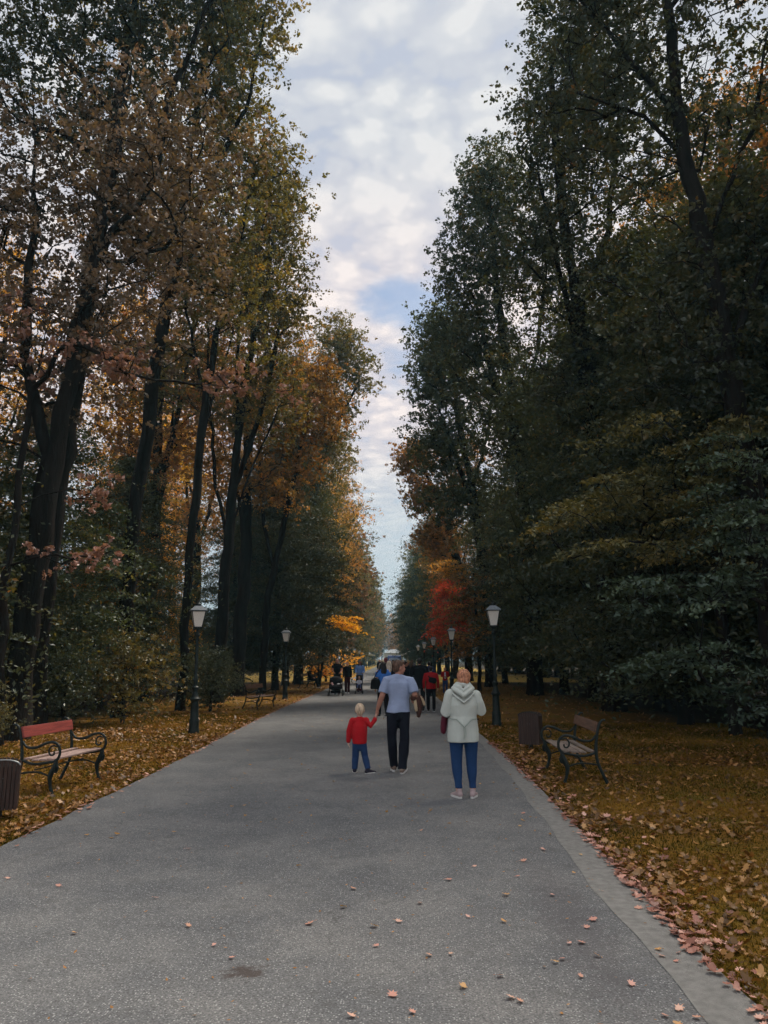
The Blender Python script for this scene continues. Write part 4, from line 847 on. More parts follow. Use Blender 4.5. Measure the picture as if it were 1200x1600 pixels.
b2 = make_bin('dark slatted litter bin cut by the left edge of the picture beside the red-backed bench', rim=True); b2.location = (-4.36, 8.95, .0); b2.rotation_euler = (0, 0, R(22)); b2.scale = (.92, .92, .88)

# ------------------------------------------------------------------ people
def cloth(name, col, rough=.85, var=.12): return mat('cloth_' + name, col, rough, var, 7, .35, 140, spec=.15, bdist=.003)
SKIN = mat('skin', (.50, .26, .19), .55, .10, 9, .15, 120, spec=.35, bdist=.002)
SKIN_D = mat('skin_tan', (.42, .20, .14), .55, .12, 9, .15, 120, spec=.35, bdist=.002)
SKIN_L = mat('skin_light', (.62, .38, .30), .55, .08, 9, .15, 120, spec=.35, bdist=.002)
EYE = mat('eye', (.02, .015, .012), .25, .1, 5, 0)
LIP = mat('lip', (.40, .13, .11), .5, .1, 5, 0)
SOLE = mat('shoe_sole', (.72, .70, .68), .7, .1, 8, .2)
def hairm(name, col, col2=None): return mat('hair_' + name, col, .5, .35, 10, .9, 24, spec=.4, bdist=.012, stretch=(5, 5, 1), col2=col2)
def V3(*a): return Vector(a)
def hand(mb, wrist, d, palm, thumb, curl=.5, s=1.0):
    """wrist point, hand direction, palm-facing normal, thumb side direction"""
    d = Vector(d).normalized(); palm = Vector(palm); palm = (palm - d * palm.dot(d)).normalized(); th = d.cross(palm); th = th if th.dot(Vector(thumb)) > 0 else -th
    w = Vector(wrist)
    mb.ring_tube([w, w + d * .03 * s, w + d * .06 * s, w + d * .09 * s], [(.022 * s, .022 * s), (.028 * s, .026 * s), (.036 * s, .018 * s), (.036 * s, .015 * s)] if abs(Vector((1, 0, 0)).dot(th)) > .5 else [.022 * s, .027 * s, .028 * s, .026 * s], 12)
    for k, (o, L) in enumerate(((.030, .072), (.011, .082), (-.009, .076), (-.028, .060))):
        b = w + d * .082 * s + th * o * s; pts = [b]; dd = d.copy()
        for j in range(3):
            a = curl * (.55 + .25 * j + .05 * k); dd = (dd * math.cos(a) + palm * math.sin(a)).normalized(); palm2 = palm
            pts.append(pts[-1] + dd * L * s * (.45, .32, .25)[j])
            palm = palm2
        mb.capsule(pts, [.0095 * s, .009 * s, .0083 * s, .007 * s], 8)
    t0 = w + d * .022 * s + th * .024 * s; t1 = t0 + (th * .75 + d * .75).normalized() * .036 * s; t2 = t1 + (d * .9 + palm * .5 + th * .1).normalized() * .032 * s
    mb.capsule([t0, t1, t2], [.012 * s, .0105 * s, .008 * s], 8)
def head_parts(mb, c, yaw, tilt, s=1.0, nod=0.0):
    """c = centre of the skull; face looks along +Y turned by yaw (about z)"""
    M = Matrix.Rotation(yaw, 3, 'Z') @ Matrix.Rotation(nod, 3, 'X') @ Matrix.Rotation(tilt, 3, 'Y'); c = Vector(c); Q = lambda x, y, z: c + M @ Vector((x * s, y * s, z * s))
    mb.ell(c, (.076 * s, .094 * s, .098 * s), 18, M)
    mb.ell(Q(0, .030, -.055), (.060 * s, .062 * s, .066 * s), 16, M)
    mb.ell(Q(0, .066, -.105), (.026 * s, .020 * s, .017 * s), 12, M)
    mb.capsule([Q(0, .092, -.005), Q(0, .108, -.038)], [.009 * s, .014 * s], 10)
    mb.ell(Q(0, .094, -.073), (.024 * s, .010 * s, .011 * s), 10, M)
    mb.ell(Q(0, .086, .022), (.050 * s, .012 * s, .011 * s), 10, M)
    for e in (-1, 1):
        mb.ell(Q(e * .078, -.004, -.022), (.009 * s, .020 * s, .032 * s), 12, M); mb.ell(Q(e * .042, .070, -.045), (.022 * s, .020 * s, .022 * s), 10, M)
    return M, Q
def face_parts(root, M, Q, s):
    for e in (-1, 1):
        b = MB(); b.ell(Q(e * .031, .0935, -.002), (.012 * s, .006 * s, .006 * s), 10, M); b.build('eye', EYE, root)
    MB().ell(Q(0, .1035, -.073), (.020 * s, .005 * s, .006 * s), 10, M).build('mouth', LIP, root)
def shoe(root, ank, d, m, s=1.0, pitch=0.0, name='shoe'):
    """ank = ankle joint, d = flat direction of the toes"""
    a = Vector(ank); d = Vector((d[0], d[1], 0)).normalized(); sd = Vector((-d.y, d.x, 0)); rz = Matrix.Rotation(pitch, 3, sd)
    def Pp(f, h): return a + rz @ (d * f * s + Vector((0, 0, (h - .08) * s)))
    b = MB(); b.capsule([Pp(-.045, .055), Pp(.0, .06), Pp(.07, .048), Pp(.14, .036), Pp(.185, .03)], [(.036 * s, .040 * s), (.040 * s, .045 * s), (.043 * s, .036 * s), (.044 * s, .027 * s), (.036 * s, .022 * s)], 12)
    b.capsule([Pp(-.015, .06), Pp(-.012, .105)], [.040 * s, .038 * s], 12)
    o = fuse(b, name, m, root, .009, 3)
    b = MB(); n = 18; ring = []
    for k in range(n):
        th = 2 * math.pi * k / n; f = .07 + .145 * math.cos(th); w = (.047 if math.cos(th) > 0 else .040) * math.sin(th); ring.append((f, w))
    k0 = 0
    for z in (.0, .006, .034):
        for f, w in ring: b.v.append(tuple(a + rz @ (d * f * s * (1 if z else .97) + sd * w * s * (1 if z else .95) + Vector((0, 0, (z - .08) * s)))))
    for i in range(2):
        for j in range(n): b.f.append((i * n + j, i * n + (j + 1) % n, (i + 1) * n + (j + 1) % n, (i + 1) * n + j))
    b.f.append(tuple(reversed(range(n)))); b.f.append(tuple(2 * n + j for j in range(n)))
    b.build('sole', SOLE, o)
def trousers(mb, top, hipw, hips, legs, r):
    """hips z; legs = [(hip, knee, ankle)], r=(thigh, knee, hem)"""
    (cx, cy, zt) = top
    mb.capsule([(cx, cy, hips - .05), (cx, cy - .005, hips + .02), (cx, cy, zt)], [(hipw * .92, hipw * .62), (hipw, hipw * .69), (hipw * .86, hipw * .57)], 18)
    for h, k, a in legs:
        h, k, a = Vector(h), Vector(k), Vector(a)
        mb.ring_tube([h + Vector((0, 0, .05)), h, h.lerp(k, .5), k, k.lerp(a, .35), k.lerp(a, .75), a], [r[0] * .95, r[0], (r[0] + r[1]) / 2, r[1], (r[1] * .65 + r[2] * .4) * 1.02, r[2], r[2]], 14)
def body_base(mb, sk, s):
    """plain torso and legs under the clothes"""
    mb.capsule([sk['pelvis'], sk['waist'], sk['chest'], sk['neck0']], [(.135 * s, .09 * s), (.115 * s, .08 * s), (.145 * s, .09 * s), (.06 * s, .055 * s)], 14)
    mb.capsule([sk['neck0'], sk['neck1']], [.056 * s, .052 * s], 12)
    for L in sk['legs']: mb.capsule(L, [.07 * s, .05 * s, .036 * s], 12)
    for A in sk['arms']: mb.capsule([A[0], A[1], A[2]], [.045 * s, .038 * s, .026 * s], 12)

# ---------- the man with the pale blue T-shirt
def man():
    e = empty('person', (.0, 12.55, 0), 0, 'man in a pale blue T-shirt seen from behind, holding the hand of the child', 'person')
    c0 = .105   # body centre x
    hipz = .93; shz = 1.445
    LS, LE, LW = V3(c0 - .185, 0, shz - .02), V3(c0 - .262, -.03, 1.17), V3(c0 - .335, .03, .965)
    RS, RE, RW = V3(c0 + .185, 0, shz - .02), V3(c0 + .258, -.06, 1.19), V3(c0 + .27, .16, 1.10)
    legs = [(V3(c0 - .085, 0, .90), V3(c0 - .10, .05, .50), V3(c0 - .075, .13, .115)), (V3(c0 + .09, 0, .90), V3(c0 + .09, -.01, .49), V3(c0 + .055, -.10, .095))]
    sk = dict(pelvis=V3(c0, 0, .92), waist=V3(c0, 0, 1.08), chest=V3(c0, 0, 1.30), neck0=V3(c0, -.005, 1.45), neck1=V3(c0, .01, 1.54), legs=legs, arms=[(LS, LE, LW), (RS, RE, RW)])
    b = MB(); body_base(b, sk, 1)
    for A in sk['arms']: b.capsule([A[0], A[1], A[1].lerp(A[2], .35), A[2]], [.050, .043, .044, .028], 12)
    hand(b, LW, (-.12, .10, -1), (-.9, .5, 0), (.3, 1, 0), .55); hand(b, RW, (-.1, 1, -.15), (-1, 0, -.3), (0, 0, 1), .45)
    HC = V3(c0 + .005, .02, 1.632); M, Q = head_parts(b, HC, R(-62), 0, 1.03, 0)
    fuse(b, 'body', SKIN_D, e, .0065, 4)
    face_parts(e, M, Q, 1.03)
    # short greying brown hair
    h = MB(); h.ell(Q(0, -.018, .018), (.086, .094, .094), 20, M); h.ell(Q(0, -.05, -.035), (.070, .055, .062), 16, M); h.ell(Q(0, .055, .065), (.060, .045, .035), 14, M)
    fuse(h, 'hair', hairm('brown_grey', (.030, .016, .011), (.12, .065, .042)), e, .008, 2, .006, 38, (1, 1, .6))
    # T-shirt
    t = MB(); t.capsule([(c0, .0, 1.0), (c0, .0, 1.12), (c0, .0, 1.28), (c0, -.005, 1.38), (c0, -.005, 1.44)], [(.176, .130), (.170, .125), (.182, .122), (.176, .112), (.120, .080)], 22)
    t.ring_tube([(c0, 0, .925), (c0, 0, 1.0), (c0, 0, 1.1)], [(.196, .150), (.188, .142), (.174, .128)], 22)
    t.capsule([(c0 - .15, 0, 1.415), (c0, -.01, 1.478), (c0 + .15, 0, 1.415)], [.055, .056, .055], 14)
    t.ring_tube([LS + V3(.06, 0, .0), LS, LS.lerp(LE, .45), LS.lerp(LE, .80)], [.064, .070, .070, .074], 14)
    t.ring_tube([RS - V3(.06, 0, .0), RS, RS.lerp(RE, .45), RS.lerp(RE, .82)], [.064, .070, .070, .074], 14)
    t.ring_tube([(c0, -.005, 1.46), (c0 + .002, 0, 1.50)], [.072, .062], 16)
    fuse(t, 't_shirt', cloth('pale_blue', (.30, .36, .52)), e, .008, 2, .026, 11)
    p = MB(); trousers(p, (c0, 0, .985), .172, .93, [(legs[0][0], legs[0][1], legs[0][2] + V3(0, 0, -.03)), (legs[1][0], legs[1][1], legs[1][2] + V3(0, 0, -.025))], (.098, .078, .072))
    fuse(p, 'trousers', cloth('navy_black', (.010, .012, .020)), e, .009, 2, .026, 12)
    shoe(e, legs[0][2] + V3(0, 0, -.02), (-.12, 1), cloth('shoe_taupe', (.22, .16, .13)), 1.05, 0, 'shoe'); shoe(e, legs[1][2] + V3(0, 0, .0), (.25, 1), cloth('shoe_taupe', (.22, .16, .13)), 1.05, -.18, 'shoe')
    return c0
man()
# garment carried over his forearm (a thing of its own)
g = empty('folded_jacket', (.37, 12.62, 1.13), 0, 'brown jacket with cream lining hanging folded over the man\'s right forearm', 'jacket')
b = MB(); b.capsule([(-.03, -.10, .02), (.01, .0, .05), (.06, .12, .03)], [(.05, .05), (.06, .055), (.05, .05)], 12)
b.ring_tube([(.03, .0, .03), (.05, .0, -.08), (.06, .0, -.20), (.055, 0, -.29)], [(.06, .10), (.062, .11), (.050, .10), (.03, .07)], 14)
b.ring_tube([(.055, .0, .05), (.10, .0, -.0), (.125, .02, -.07), (.13, .02, -.12)], [(.03, .08), (.035, .08), (.032, .07), (.02, .05)], 12)
fuse(b, 'outer_cloth', cloth('brown_leather', (.075, .035, .028), .5), g, .010, 3, .012, 14)
b = MB(); b.ring_tube([(-.005, -.10, .0), (.0, -.115, -.08), (.012, -.112, -.15), (.018, -.10, -.19)], [(.024, .018), (.030, .018), (.028, .016), (.022, .012)], 12)
b.ring_tube([(.085, -.085, .045), (.115, -.08, -.01), (.14, -.06, -.07), (.145, -.055, -.10)], [(.010, .012), (.018, .014), (.022, .014), (.02, .012)], 10)
fuse(b, 'lining', cloth('cream', (.50, .38, .25)), g, .008, 2, .005, 20)

# ---------- the little boy
def child():
    e = empty('person', (-.51, 12.55, 0), 0, 'small fair-haired child in a red jumper and jeans holding the man\'s hand', 'person')
    LS, LE, LW = V3(-.115, 0, .80), V3(-.165, -.01, .635), V3(-.175, .01, .48)
    RS, RE, RW = V3(.105, 0, .80), V3(.175, -.02, .715), V3(.255, .02, .835)
    legs = [(V3(-.055, 0, .44), V3(-.065, .03, .25), V3(-.075, .02, .065)), (V3(.055, 0, .44), V3(.085, .02, .26), V3(.135, -.06, .075))]
    sk = dict(pelvis=V3(0, 0, .47), waist=V3(0, 0, .56), chest=V3(0, 0, .70), neck0=V3(0, 0, .80), neck1=V3(0, .005, .86), legs=legs, arms=[(LS, LE, LW), (RS, RE, RW)])
    b = MB(); body_base(b, sk, .58); hand(b, LW, (0, .05, -1), (1, 0, 0), (0, 1, 0), .5, .6); hand(b, RW, (.05, .03, 1), (1, .3, 0), (0, 1, 0), .7, .6)
    M, Q = head_parts(b, (.0, .01, .965), R(3), 0, .90, .08); fuse(b, 'body', SKIN_L, e, .006, 3); face_parts(e, M, Q, .9)
    h = MB(); h.ell(Q(0, -.016, .016), (.077, .086, .088), 20, M); h.ell(Q(0, -.045, -.03), (.062, .048, .055), 16, M)
    fuse(h, 'hair', hairm('blond', (.45, .29, .18), (.80, .58, .42)), e, .007, 2, .005, 40, (1, 1, .8))
    t = MB(); t.capsule([(0, 0, .50), (0, 0, .60), (0, 0, .72), (0, 0, .79)], [(.118, .092), (.122, .092), (.118, .085), (.075, .06)], 18); t.ring_tube([(0, 0, .445), (0, 0, .50)], [(.112, .09), (.118, .092)], 18)
    t.capsule([(-.09, 0, .79), (0, -.005, .815), (.09, 0, .79)], [.045, .042, .045], 12); t.ring_tube([(0, 0, .81), (0, 0, .855)], [.046, .042], 14)
    t.capsule([LS, LE, LW + V3(0, 0, .005)], [.048, .044, .040], 12); t.capsule([RS, RE, RE.lerp(RW, .8)], [.048, .044, .037], 12)
    fuse(t, 'jumper', cloth('red', (.42, .012, .018)), e, .008, 3, .008, 13)
    p = MB(); trousers(p, (0, 0, .50), .105, .45, [(l[0], l[1], l[2] + V3(0, 0, -.005)) for l in legs], (.062, .052, .045)); fuse(p, 'jeans', cloth('denim', (.020, .045, .12)), e, .008, 3, .007, 16)
    shoe(e, legs[0][2] + V3(0, 0, -.01), (-.05, 1), cloth('shoe_dark', (.025, .022, .035)), .80); shoe(e, legs[1][2] + V3(0, 0, -.02), (.85, .8), cloth('shoe_dark', (.025, .022, .035)), .80)
child()

# ---------- woman with the mint parka
def woman():
    e = empty('person', (.93, 10.36, 0), 0, 'woman with short reddish hair, pale mint hooded parka and blue leggings seen from behind', 'person')
    LS, LE, LW = V3(-.168, 0, 1.285), V3(-.232, -.02, 1.075), V3(-.20, .20, 1.05)
    RS, RE, RW = V3(.168, 0, 1.285), V3(.236, -.02, 1.095), V3(.15, .20, 1.17)
    legs = [(V3(-.095, 0, .78), V3(-.092, .02, .42), V3(-.075, -.02, .09)), (V3(.095, 0, .78), V3(.098, .02, .42), V3(.105, -.01, .09))]
    sk = dict(pelvis=V3(0, 0, .83), waist=V3(0, 0, .98), chest=V3(0, 0, 1.18), neck0=V3(.0, 0, 1.31), neck1=V3(.0, .01, 1.42), legs=legs, arms=[(LS, LE, LW), (RS, RE, RW)])
    b = MB(); body_base(b, sk, .98)
    hand(b, LW, (.5, .8, .1), (0, 0, 1), (1, 0, 0), .5, .92); hand(b, RW, (-.5, .8, .1), (-.3, .3, .5), (0, 0, 1), .6, .92)
    M, Q = head_parts(b, (.015, .02, 1.505), R(6), 0, 1.0, -.22); fuse(b, 'body', SKIN, e, .0065, 4); face_parts(e, M, Q, 1)
    h = MB(); h.ell(Q(0, -.016, .020), (.093, .100, .094), 20, M); h.ell(Q(0, -.052, -.035), (.076, .058, .062), 16, M); h.ell(Q(.01, -.02, .085), (.055, .06, .032), 12, M)
    fuse(h, 'hair', hairm('copper', (.16, .05, .025), (.60, .27, .15)), e, .008, 2, .010, 30, (1, 1, .8))
    MINT = cloth('mint', (.53, .565, .52), .8, .06)
    t = MB(); t.capsule([(0, 0, .84), (0, -.005, .92), (0, 0, 1.02), (0, -.005, 1.16), (0, -.005, 1.25), (0, 0, 1.31)], [(.205, .150), (.190, .142), (.176, .13), (.188, .134), (.178, .116), (.11, .075)], 24)
    t.ring_tube([(0, 0, .70), (0, 0, .78), (0, 0, .86), (0, 0, .94)], [(.208, .155), (.208, .155), (.198, .148), (.188, .14)], 24)
    t.capsule([(-.15, 0, 1.285), (0, -.01, 1.335), (.15, 0, 1.285)], [.062, .065, .062], 14)
    t.capsule([LS, LS.lerp(LE, .5), LE, LE.lerp(LW, .9)], [.072, .070, .074, .052], 14); t.capsule([RS, RS.lerp(RE, .5), RE, RE.lerp(RW, .85)], [.072, .070, .074, .052], 14)
    fuse(t, 'parka', MINT, e, .008, 2, .026, 11)
    hd = MB()       # the hood lying on the shoulders, its folds coming to a V
    hd.capsule([(-.125, -.03, 1.375), (-.085, -.10, 1.345), (0, -.145, 1.285), (.085, -.10, 1.345), (.125, -.03, 1.375)], [.030, .030, .034, .030, .030], 12)
    hd.capsule([(-.105, -.02, 1.41), (-.06, -.085, 1.39), (0, -.115, 1.35), (.06, -.085, 1.39), (.105, -.02, 1.41)], [.024, .026, .030, .026, .024], 12)
    hd.capsule([(-.08, -.02, 1.435), (0, -.08, 1.42), (.08, -.02, 1.435)], [.026, .030, .026], 12)
    hd.capsule([(-.150, -.045, 1.325), (-.08, -.118, 1.26), (.0, -.138, 1.20), (.08, -.118, 1.26), (.150, -.045, 1.325)], [.014, .018, .02, .018, .014], 12)
    fuse(hd, 'hood', MINT, e, .008, 2, .004, 20)
    ds = MB(); yb = -.150
    ds.ring_tube([(-.17, -.06, .995), (-.16, -.115, .992), (-.10, yb + .012, .99), (0, yb - .02, .895), (.0, yb - .025, .89)], .0065, 6)
    ds.ring_tube([(.17, -.06, .995), (.16, -.115, .992), (.10, yb + .012, .99), (0, yb - .02, .895)], .0065, 6)
    ds.ring_tube([(-.01, yb - .022, .89), (-.004, yb - .032, .80), (-.01, yb - .034, .745)], .005, 6); ds.ring_tube([(.01, yb - .022, .89), (.016, yb - .032, .82), (.012, yb - .036, .77)], .005, 6)
    ds.build('drawstring', cloth('mint_cord', (.34, .39, .35)), e)
    p = MB(); trousers(p, (0, 0, .90), .17, .83, [(l[0], l[1], l[2] + V3(0, 0, .035)) for l in legs], (.098, .070, .046)); fuse(p, 'leggings', cloth('blue_jersey', (.018, .050, .135)), e, .010, 3, .006, 10)
    shoe(e, legs[0][2] + V3(0, 0, -.012), (-.42, 1), cloth('shoe_pink_grey', (.42, .32, .32)), .95); shoe(e, legs[1][2] + V3(0, 0, -.012), (.32, 1), cloth('shoe_pink_grey', (.42, .32, .32)), .95)
woman()
g = empty('handbag', (.70, 10.50, 1.06), 0, 'slim dark maroon bag hanging from the left arm of the woman in the mint parka', 'bag')
b = MB(); b.ring_tube([(0, 0, -.04), (-.01, 0, -.12), (-.02, 0, -.22), (-.025, 0, -.27)], [(.045, .08), (.048, .09), (.042, .10), (.028, .08)], 12); fuse(b, 'bag_body', cloth('maroon', (.10, .015, .03)), g, .009, 3, .008, 14)
b = MB(); b.ring_tube([(0, -.05, -.06), (.01, -.045, .03), (.01, .0, .075), (.01, .05, .03), (0, .05, -.06)], .009, 6); b.build('strap', cloth('maroon', (.10, .015, .03)), g)

# ---------- generic figure for people farther off
def figure(x, y, face, H, label, top=(.02, .02, .025), bottom=(.012, .012, .016), hair=('black', (.012, .010, .010)), hs='short', skin=None, sleeve=1.0, hem=.53, flare=0, pose='walk', vox=.016,
           name='person', shoes=(.03, .03, .03), bag=None, group=None, width=1.0, open_shirt=None, topname=None, headyaw=0, legr=None, sole=False):
    s = H / 1.75; e = empty('person', (x, y, 0), math.atan2(face[1], face[0]) - math.pi / 2, label, 'person', group); skin = skin or SKIN
    u = lambda a, b, c: Vector((a * s * width, b * s, c * s)); rr = lambda v: v * s
    st = .13 if pose in ('walk', 'push') else .02
    legs = [(u(-.09, 0, .90), u(-.095, st * .5 + .03, .50), u(-.09, st, .09)), (u(.09, 0, .90), u(.095, 0, .50), u(.09, -st, .10))]
    if pose == 'push': arms = [(u(-.19, 0, 1.42), u(-.23, .02, 1.17), u(-.16, .27, 1.08)), (u(.19, 0, 1.42), u(.23, .02, 1.17), u(.16, .27, 1.08))]
    elif pose == 'hold': arms = [(u(-.19, 0, 1.42), u(-.24, -.02, 1.17), u(-.08, .22, 1.15)), (u(.19, 0, 1.42), u(.24, -.02, 1.17), u(.08, .22, 1.15))]
    else: arms = [(u(-.19, 0, 1.42), u(-.245, -.03, 1.14), u(-.24, .05, .90)), (u(.19, 0, 1.42), u(.245, -.02, 1.14), u(.24, .10, .91))]
    if pose == 'sit':
        dz = -.42; legs = [(u(-.09, 0, .52), u(-.10, .42, .50), u(-.10, .50, .09)), (u(.09, 0, .52), u(.10, .42, .50), u(.08, .62, .09))]
        arms = [(u(-.19, -.05, 1.0), u(-.24, .02, .76), u(-.12, .25, .66)), (u(.19, -.05, 1.0), u(.24, .02, .76), u(.12, .25, .66))]
    else: dz = 0
    Zt = lambda z: z + dz
    sk = dict(pelvis=u(0, 0, Zt(.93)), waist=u(0, 0, Zt(1.08)), chest=u(0, 0, Zt(1.28)), neck0=u(0, 0, Zt(1.45)), neck1=u(0, .01, Zt(1.54)), legs=legs, arms=arms)
    b = MB(); body_base(b, sk, s)
    for i, A in enumerate(arms): d = (A[2] - A[1]).normalized(); hand(b, A[2], d, (1 - 2 * i, 0, 0), (0, .6, .8), .5, s)
    HC = u(0, .015, Zt(1.635)); M, Q = head_parts(b, HC, headyaw, 0, s); fuse(b, 'body', skin, e, vox * .8, 2)
    if vox < .02: face_parts(e, M, Q, s)
    h = MB(); h.ell(Q(0, -.018, .020), (.086 * s, .094 * s, .092 * s), 16, M); h.ell(Q(0, -.05, -.03), (.072 * s, .055 * s, .065 * s), 14, M)
    if hs == 'long':
        h.ring_tube([Q(0, -.05, .03), Q(0, -.075, -.08), Q(0, -.085, -.22), Q(0, -.09, -.36), Q(0, -.09, -.42)], [(.080 * s, .05 * s), (.10 * s, .055 * s), (.105 * s, .05 * s), (.085 * s, .04 * s), (.04 * s, .02 * s)], 14)
        for q in (-1, 1): h.capsule([Q(q * .072, .0, .0), Q(q * .082, .015, -.12), Q(q * .085, .03, -.24)], [.026 * s, .03 * s, .02 * s], 10)
    elif hs == 'bob':
        h.ring_tube([Q(0, -.04, .03), Q(0, -.05, -.06), Q(0, -.05, -.14)], [(.092 * s, .065 * s), (.10 * s, .065 * s), (.07 * s, .045 * s)], 14)
    elif hs == 'cap': h.ell(Q(0, .09, .045), (.065 * s, .055 * s, .012 * s), 12, M)
    elif hs == 'bun': h.ell(Q(0, -.07, .10), (.04 * s, .04 * s, .04 * s), 10, M)
    fuse(h, 'hair' if hs != 'cap' else 'cap', hairm(*hair), e, vox * .8, 2, .006, 26)
    hz = hem * 1.75; t = MB(); zt = hz
    t.capsule([u(0, 0, Zt(max(zt, .9) + .06)), u(0, 0, Zt(1.12)), u(0, 0, Zt(1.30)), u(0, 0, Zt(1.40)), u(0, 0, Zt(1.45))], [(rr(.165) * width, rr(.122)), (rr(.155) * width, rr(.115)), (rr(.185) * width, rr(.125)), (rr(.175) * width, rr(.11)), (rr(.10), rr(.075))], 18)
    if pose != 'sit': t.ring_tube([u(0, 0, zt), u(0, 0, max(zt, .9) + .1), u(0, 0, 1.12)], [(rr(.175 + flare) * width, rr(.13 + flare)), (rr(.170 + flare * .4) * width, rr(.125)), (rr(.155) * width, rr(.115))], 18)
    t.capsule([u(-.15, 0, Zt(1.43)), u(0, -.01, Zt(1.475)), u(.15, 0, Zt(1.43))], [rr(.06), rr(.058), rr(.06)], 12)
    for A in arms:
        if sleeve >= .9: t.capsule([A[0], A[1], A[1].lerp(A[2], .88)], [rr(.068), rr(.058), rr(.046)], 12)
        else: t.ring_tube([A[0] * .94 + A[1] * .06, A[0].lerp(A[1], .4), A[0].lerp(A[1], sleeve * 1.5)], [rr(.072), rr(.07), rr(.07)], 12)
    fuse(t, topname or 'top', cloth('c%02x%02x%02x' % tuple(int(255 * q ** .45) for q in top), top), e, vox * .9, 2, .010 * s, 9)
    p = MB(); lr = legr or (.092, .070, .062)
    if pose == 'sit':
        p.capsule([u(0, -.02, .50), u(0, -.01, .62)], [(rr(.16), rr(.12)), (rr(.15), rr(.11))], 14)
        for L in legs: p.ring_tube([L[0], L[0].lerp(L[1], .5), L[1], L[1].lerp(L[2], .5), L[2]], [rr(.09), rr(.08), rr(.072), rr(.062), rr(.058)], 12)
    else: trousers(p, tuple(u(0, 0, .99)), rr(.160) * width, .93 * s, legs, tuple(rr(q) for q in lr))
    fuse(p, 'trousers', cloth('b%02x%02x%02x' % tuple(int(255 * q ** .45) for q in bottom), bottom), e, vox * .9, 2, .008 * s, 10)
    if vox < .02:
        for L in legs: shoe(e, L[2] + V3(0, 0, -.015 * s), (0, 1), cloth('s%02x%02x%02x' % tuple(int(255 * q ** .45) for q in shoes), shoes), s)
    else:
        f = MB()
        for L in legs: f.capsule([L[2] + V3(0, -.03, -.04 * s), L[2] + V3(0, .12 * s, -.05 * s)], [rr(.04), rr(.035)], 10)
        f.build('shoes', cloth('s%02x%02x%02x' % tuple(int(255 * q ** .45) for q in shoes), shoes), e)
    if open_shirt:
        MB().capsule([u(0, .095, Zt(1.05)), u(0, .11, Zt(1.22)), u(0, .095, Zt(1.40))], [(rr(.06), rr(.045)), (rr(.062), rr(.045)), (rr(.05), rr(.04))], 12).build('shirt', cloth('shirt_white', open_shirt), e)
    return e
TO, AW = (0, -1), (0, 1)
BLK = (.008, .008, .011)
# oncoming group on the left
figure(-2.71, 38.9, (0.05, -1), 1.80, 'man in a black T-shirt pushing the wide black pram towards the camera', BLK, BLK, ('dark', (.015, .012, .010)), 'short', SKIN, .35, pose='push')
figure(-2.30, 40.6, (0, -1), 1.62, 'slim woman in a black top and dark maroon trousers walking beside the wide pram', BLK, (.045, .010, .016), ('dark', (.015, .012, .010)), 'bun', SKIN_L, 1, shoes=(.7, .68, .66), width=.88)
figure(-1.69, 41.55, (0, -1), 1.68, 'woman with long black hair and a light blue shirt pushing the small stroller', (.22, .38, .75), (.12, .12, .30), ('black', (.010, .008, .010)), 'long', SKIN_D, 1, hem=.44, flare=.03, pose='push', topname='shirt')
# close group ahead of the man
figure(-.27, 24.3, (-.35, 1), 1.68, 'woman with long black hair and bright blue top walking ahead, left of the man', (.06, .20, .62), BLK, ('black', (.010, .008, .010)), 'long', SKIN_D, .4, hem=.55)
g = empty('shoulder_bag', (-.50, 24.12, 1.02), 0, 'large black bag on the shoulder of the woman in bright blue', 'bag'); fuse(MB().ring_tube([(0, 0, -.17), (0, 0, -.15), (0, 0, .10), (.02, 0, .16)], [(.13, .07), (.165, .09), (.14, .08), (.07, .04)], 14), 'bag_body', cloth('bagblack', (.008, .008, .010)), g, .012, 3, .008, 12)
MB().ring_tube([(-.06, 0, .13), (.03, .02, .32), (.13, .08, .43), (.15, .14, .30)], .012, 6).build('strap', cloth('bagblack', (.008, .008, .010)), g)
figure(-.10, 26.5, AW, 1.70, 'person with long white-blonde hair in dark clothes half hidden behind the man', (.02, .02, .025), BLK, ('white_blonde', (.62, .52, .42)), 'long', SKIN_L, 1)
figure(-.25, 33.0, AW, 1.82, 'tall person in a black coat with a reddish cap behind the black-haired woman', BLK, BLK, ('cap_red', (.25, .04, .05)), 'cap', SKIN, 1, hem=.4)
figure(.02, 36.5, AW, 1.64, 'person in a lilac top seen over the man\'s left shoulder', (.45, .30, .42), (.03, .03, .06), ('dark2', (.03, .02, .018)), 'bob', SKIN, 1)
figure(.52, 30.0, AW, 1.70, 'dark-clad person just right of the man\'s head', BLK, BLK, ('dark', (.015, .012, .010)), 'short', SKIN, 1, headyaw=R(-70))
figure(.95, 27.0, AW, 1.80, 'tall man in a long black coat walking to the right of the man\'s shoulder', BLK, BLK, ('dark', (.015, .012, .010)), 'cap', SKIN, 1, hem=.42, width=1.12)
figure(1.33, 26.8, AW, 1.52, 'person in a bright red jacket and black trousers with a black bag across the back', (.36, .012, .016), BLK, ('dark', (.015, .012, .010)), 'short', SKIN, 1, hem=.50, width=1.15)
g = empty('crossbody_bag', (1.36, 26.62, 1.05), 0, 'black bag worn across the back of the red jacket', 'bag'); fuse(MB().capsule([(-.07, 0, .02), (.10, 0, -.02)], [(.09, .05), (.10, .055)], 12), 'bag_body', cloth('bagblack', (.008, .008, .010)), g, .012, 3, .004, 12)
MB().ring_tube([(-.13, .03, .14), (0, -.01, .04), (.14, .02, -.05)], .018, 6).build('strap', cloth('bagblack', (.008, .008, .010)), g)
figure(2.70, 39.9, TO, 1.34, 'short person in an open red cardigan over a pale shirt facing the camera', (.38, .015, .02), (.03, .07, .20), ('red_brown', (.18, .06, .04)), 'short', SKIN, 1, hem=.52, open_shirt=(.6, .62, .72), pose='hold', topname='cardigan')
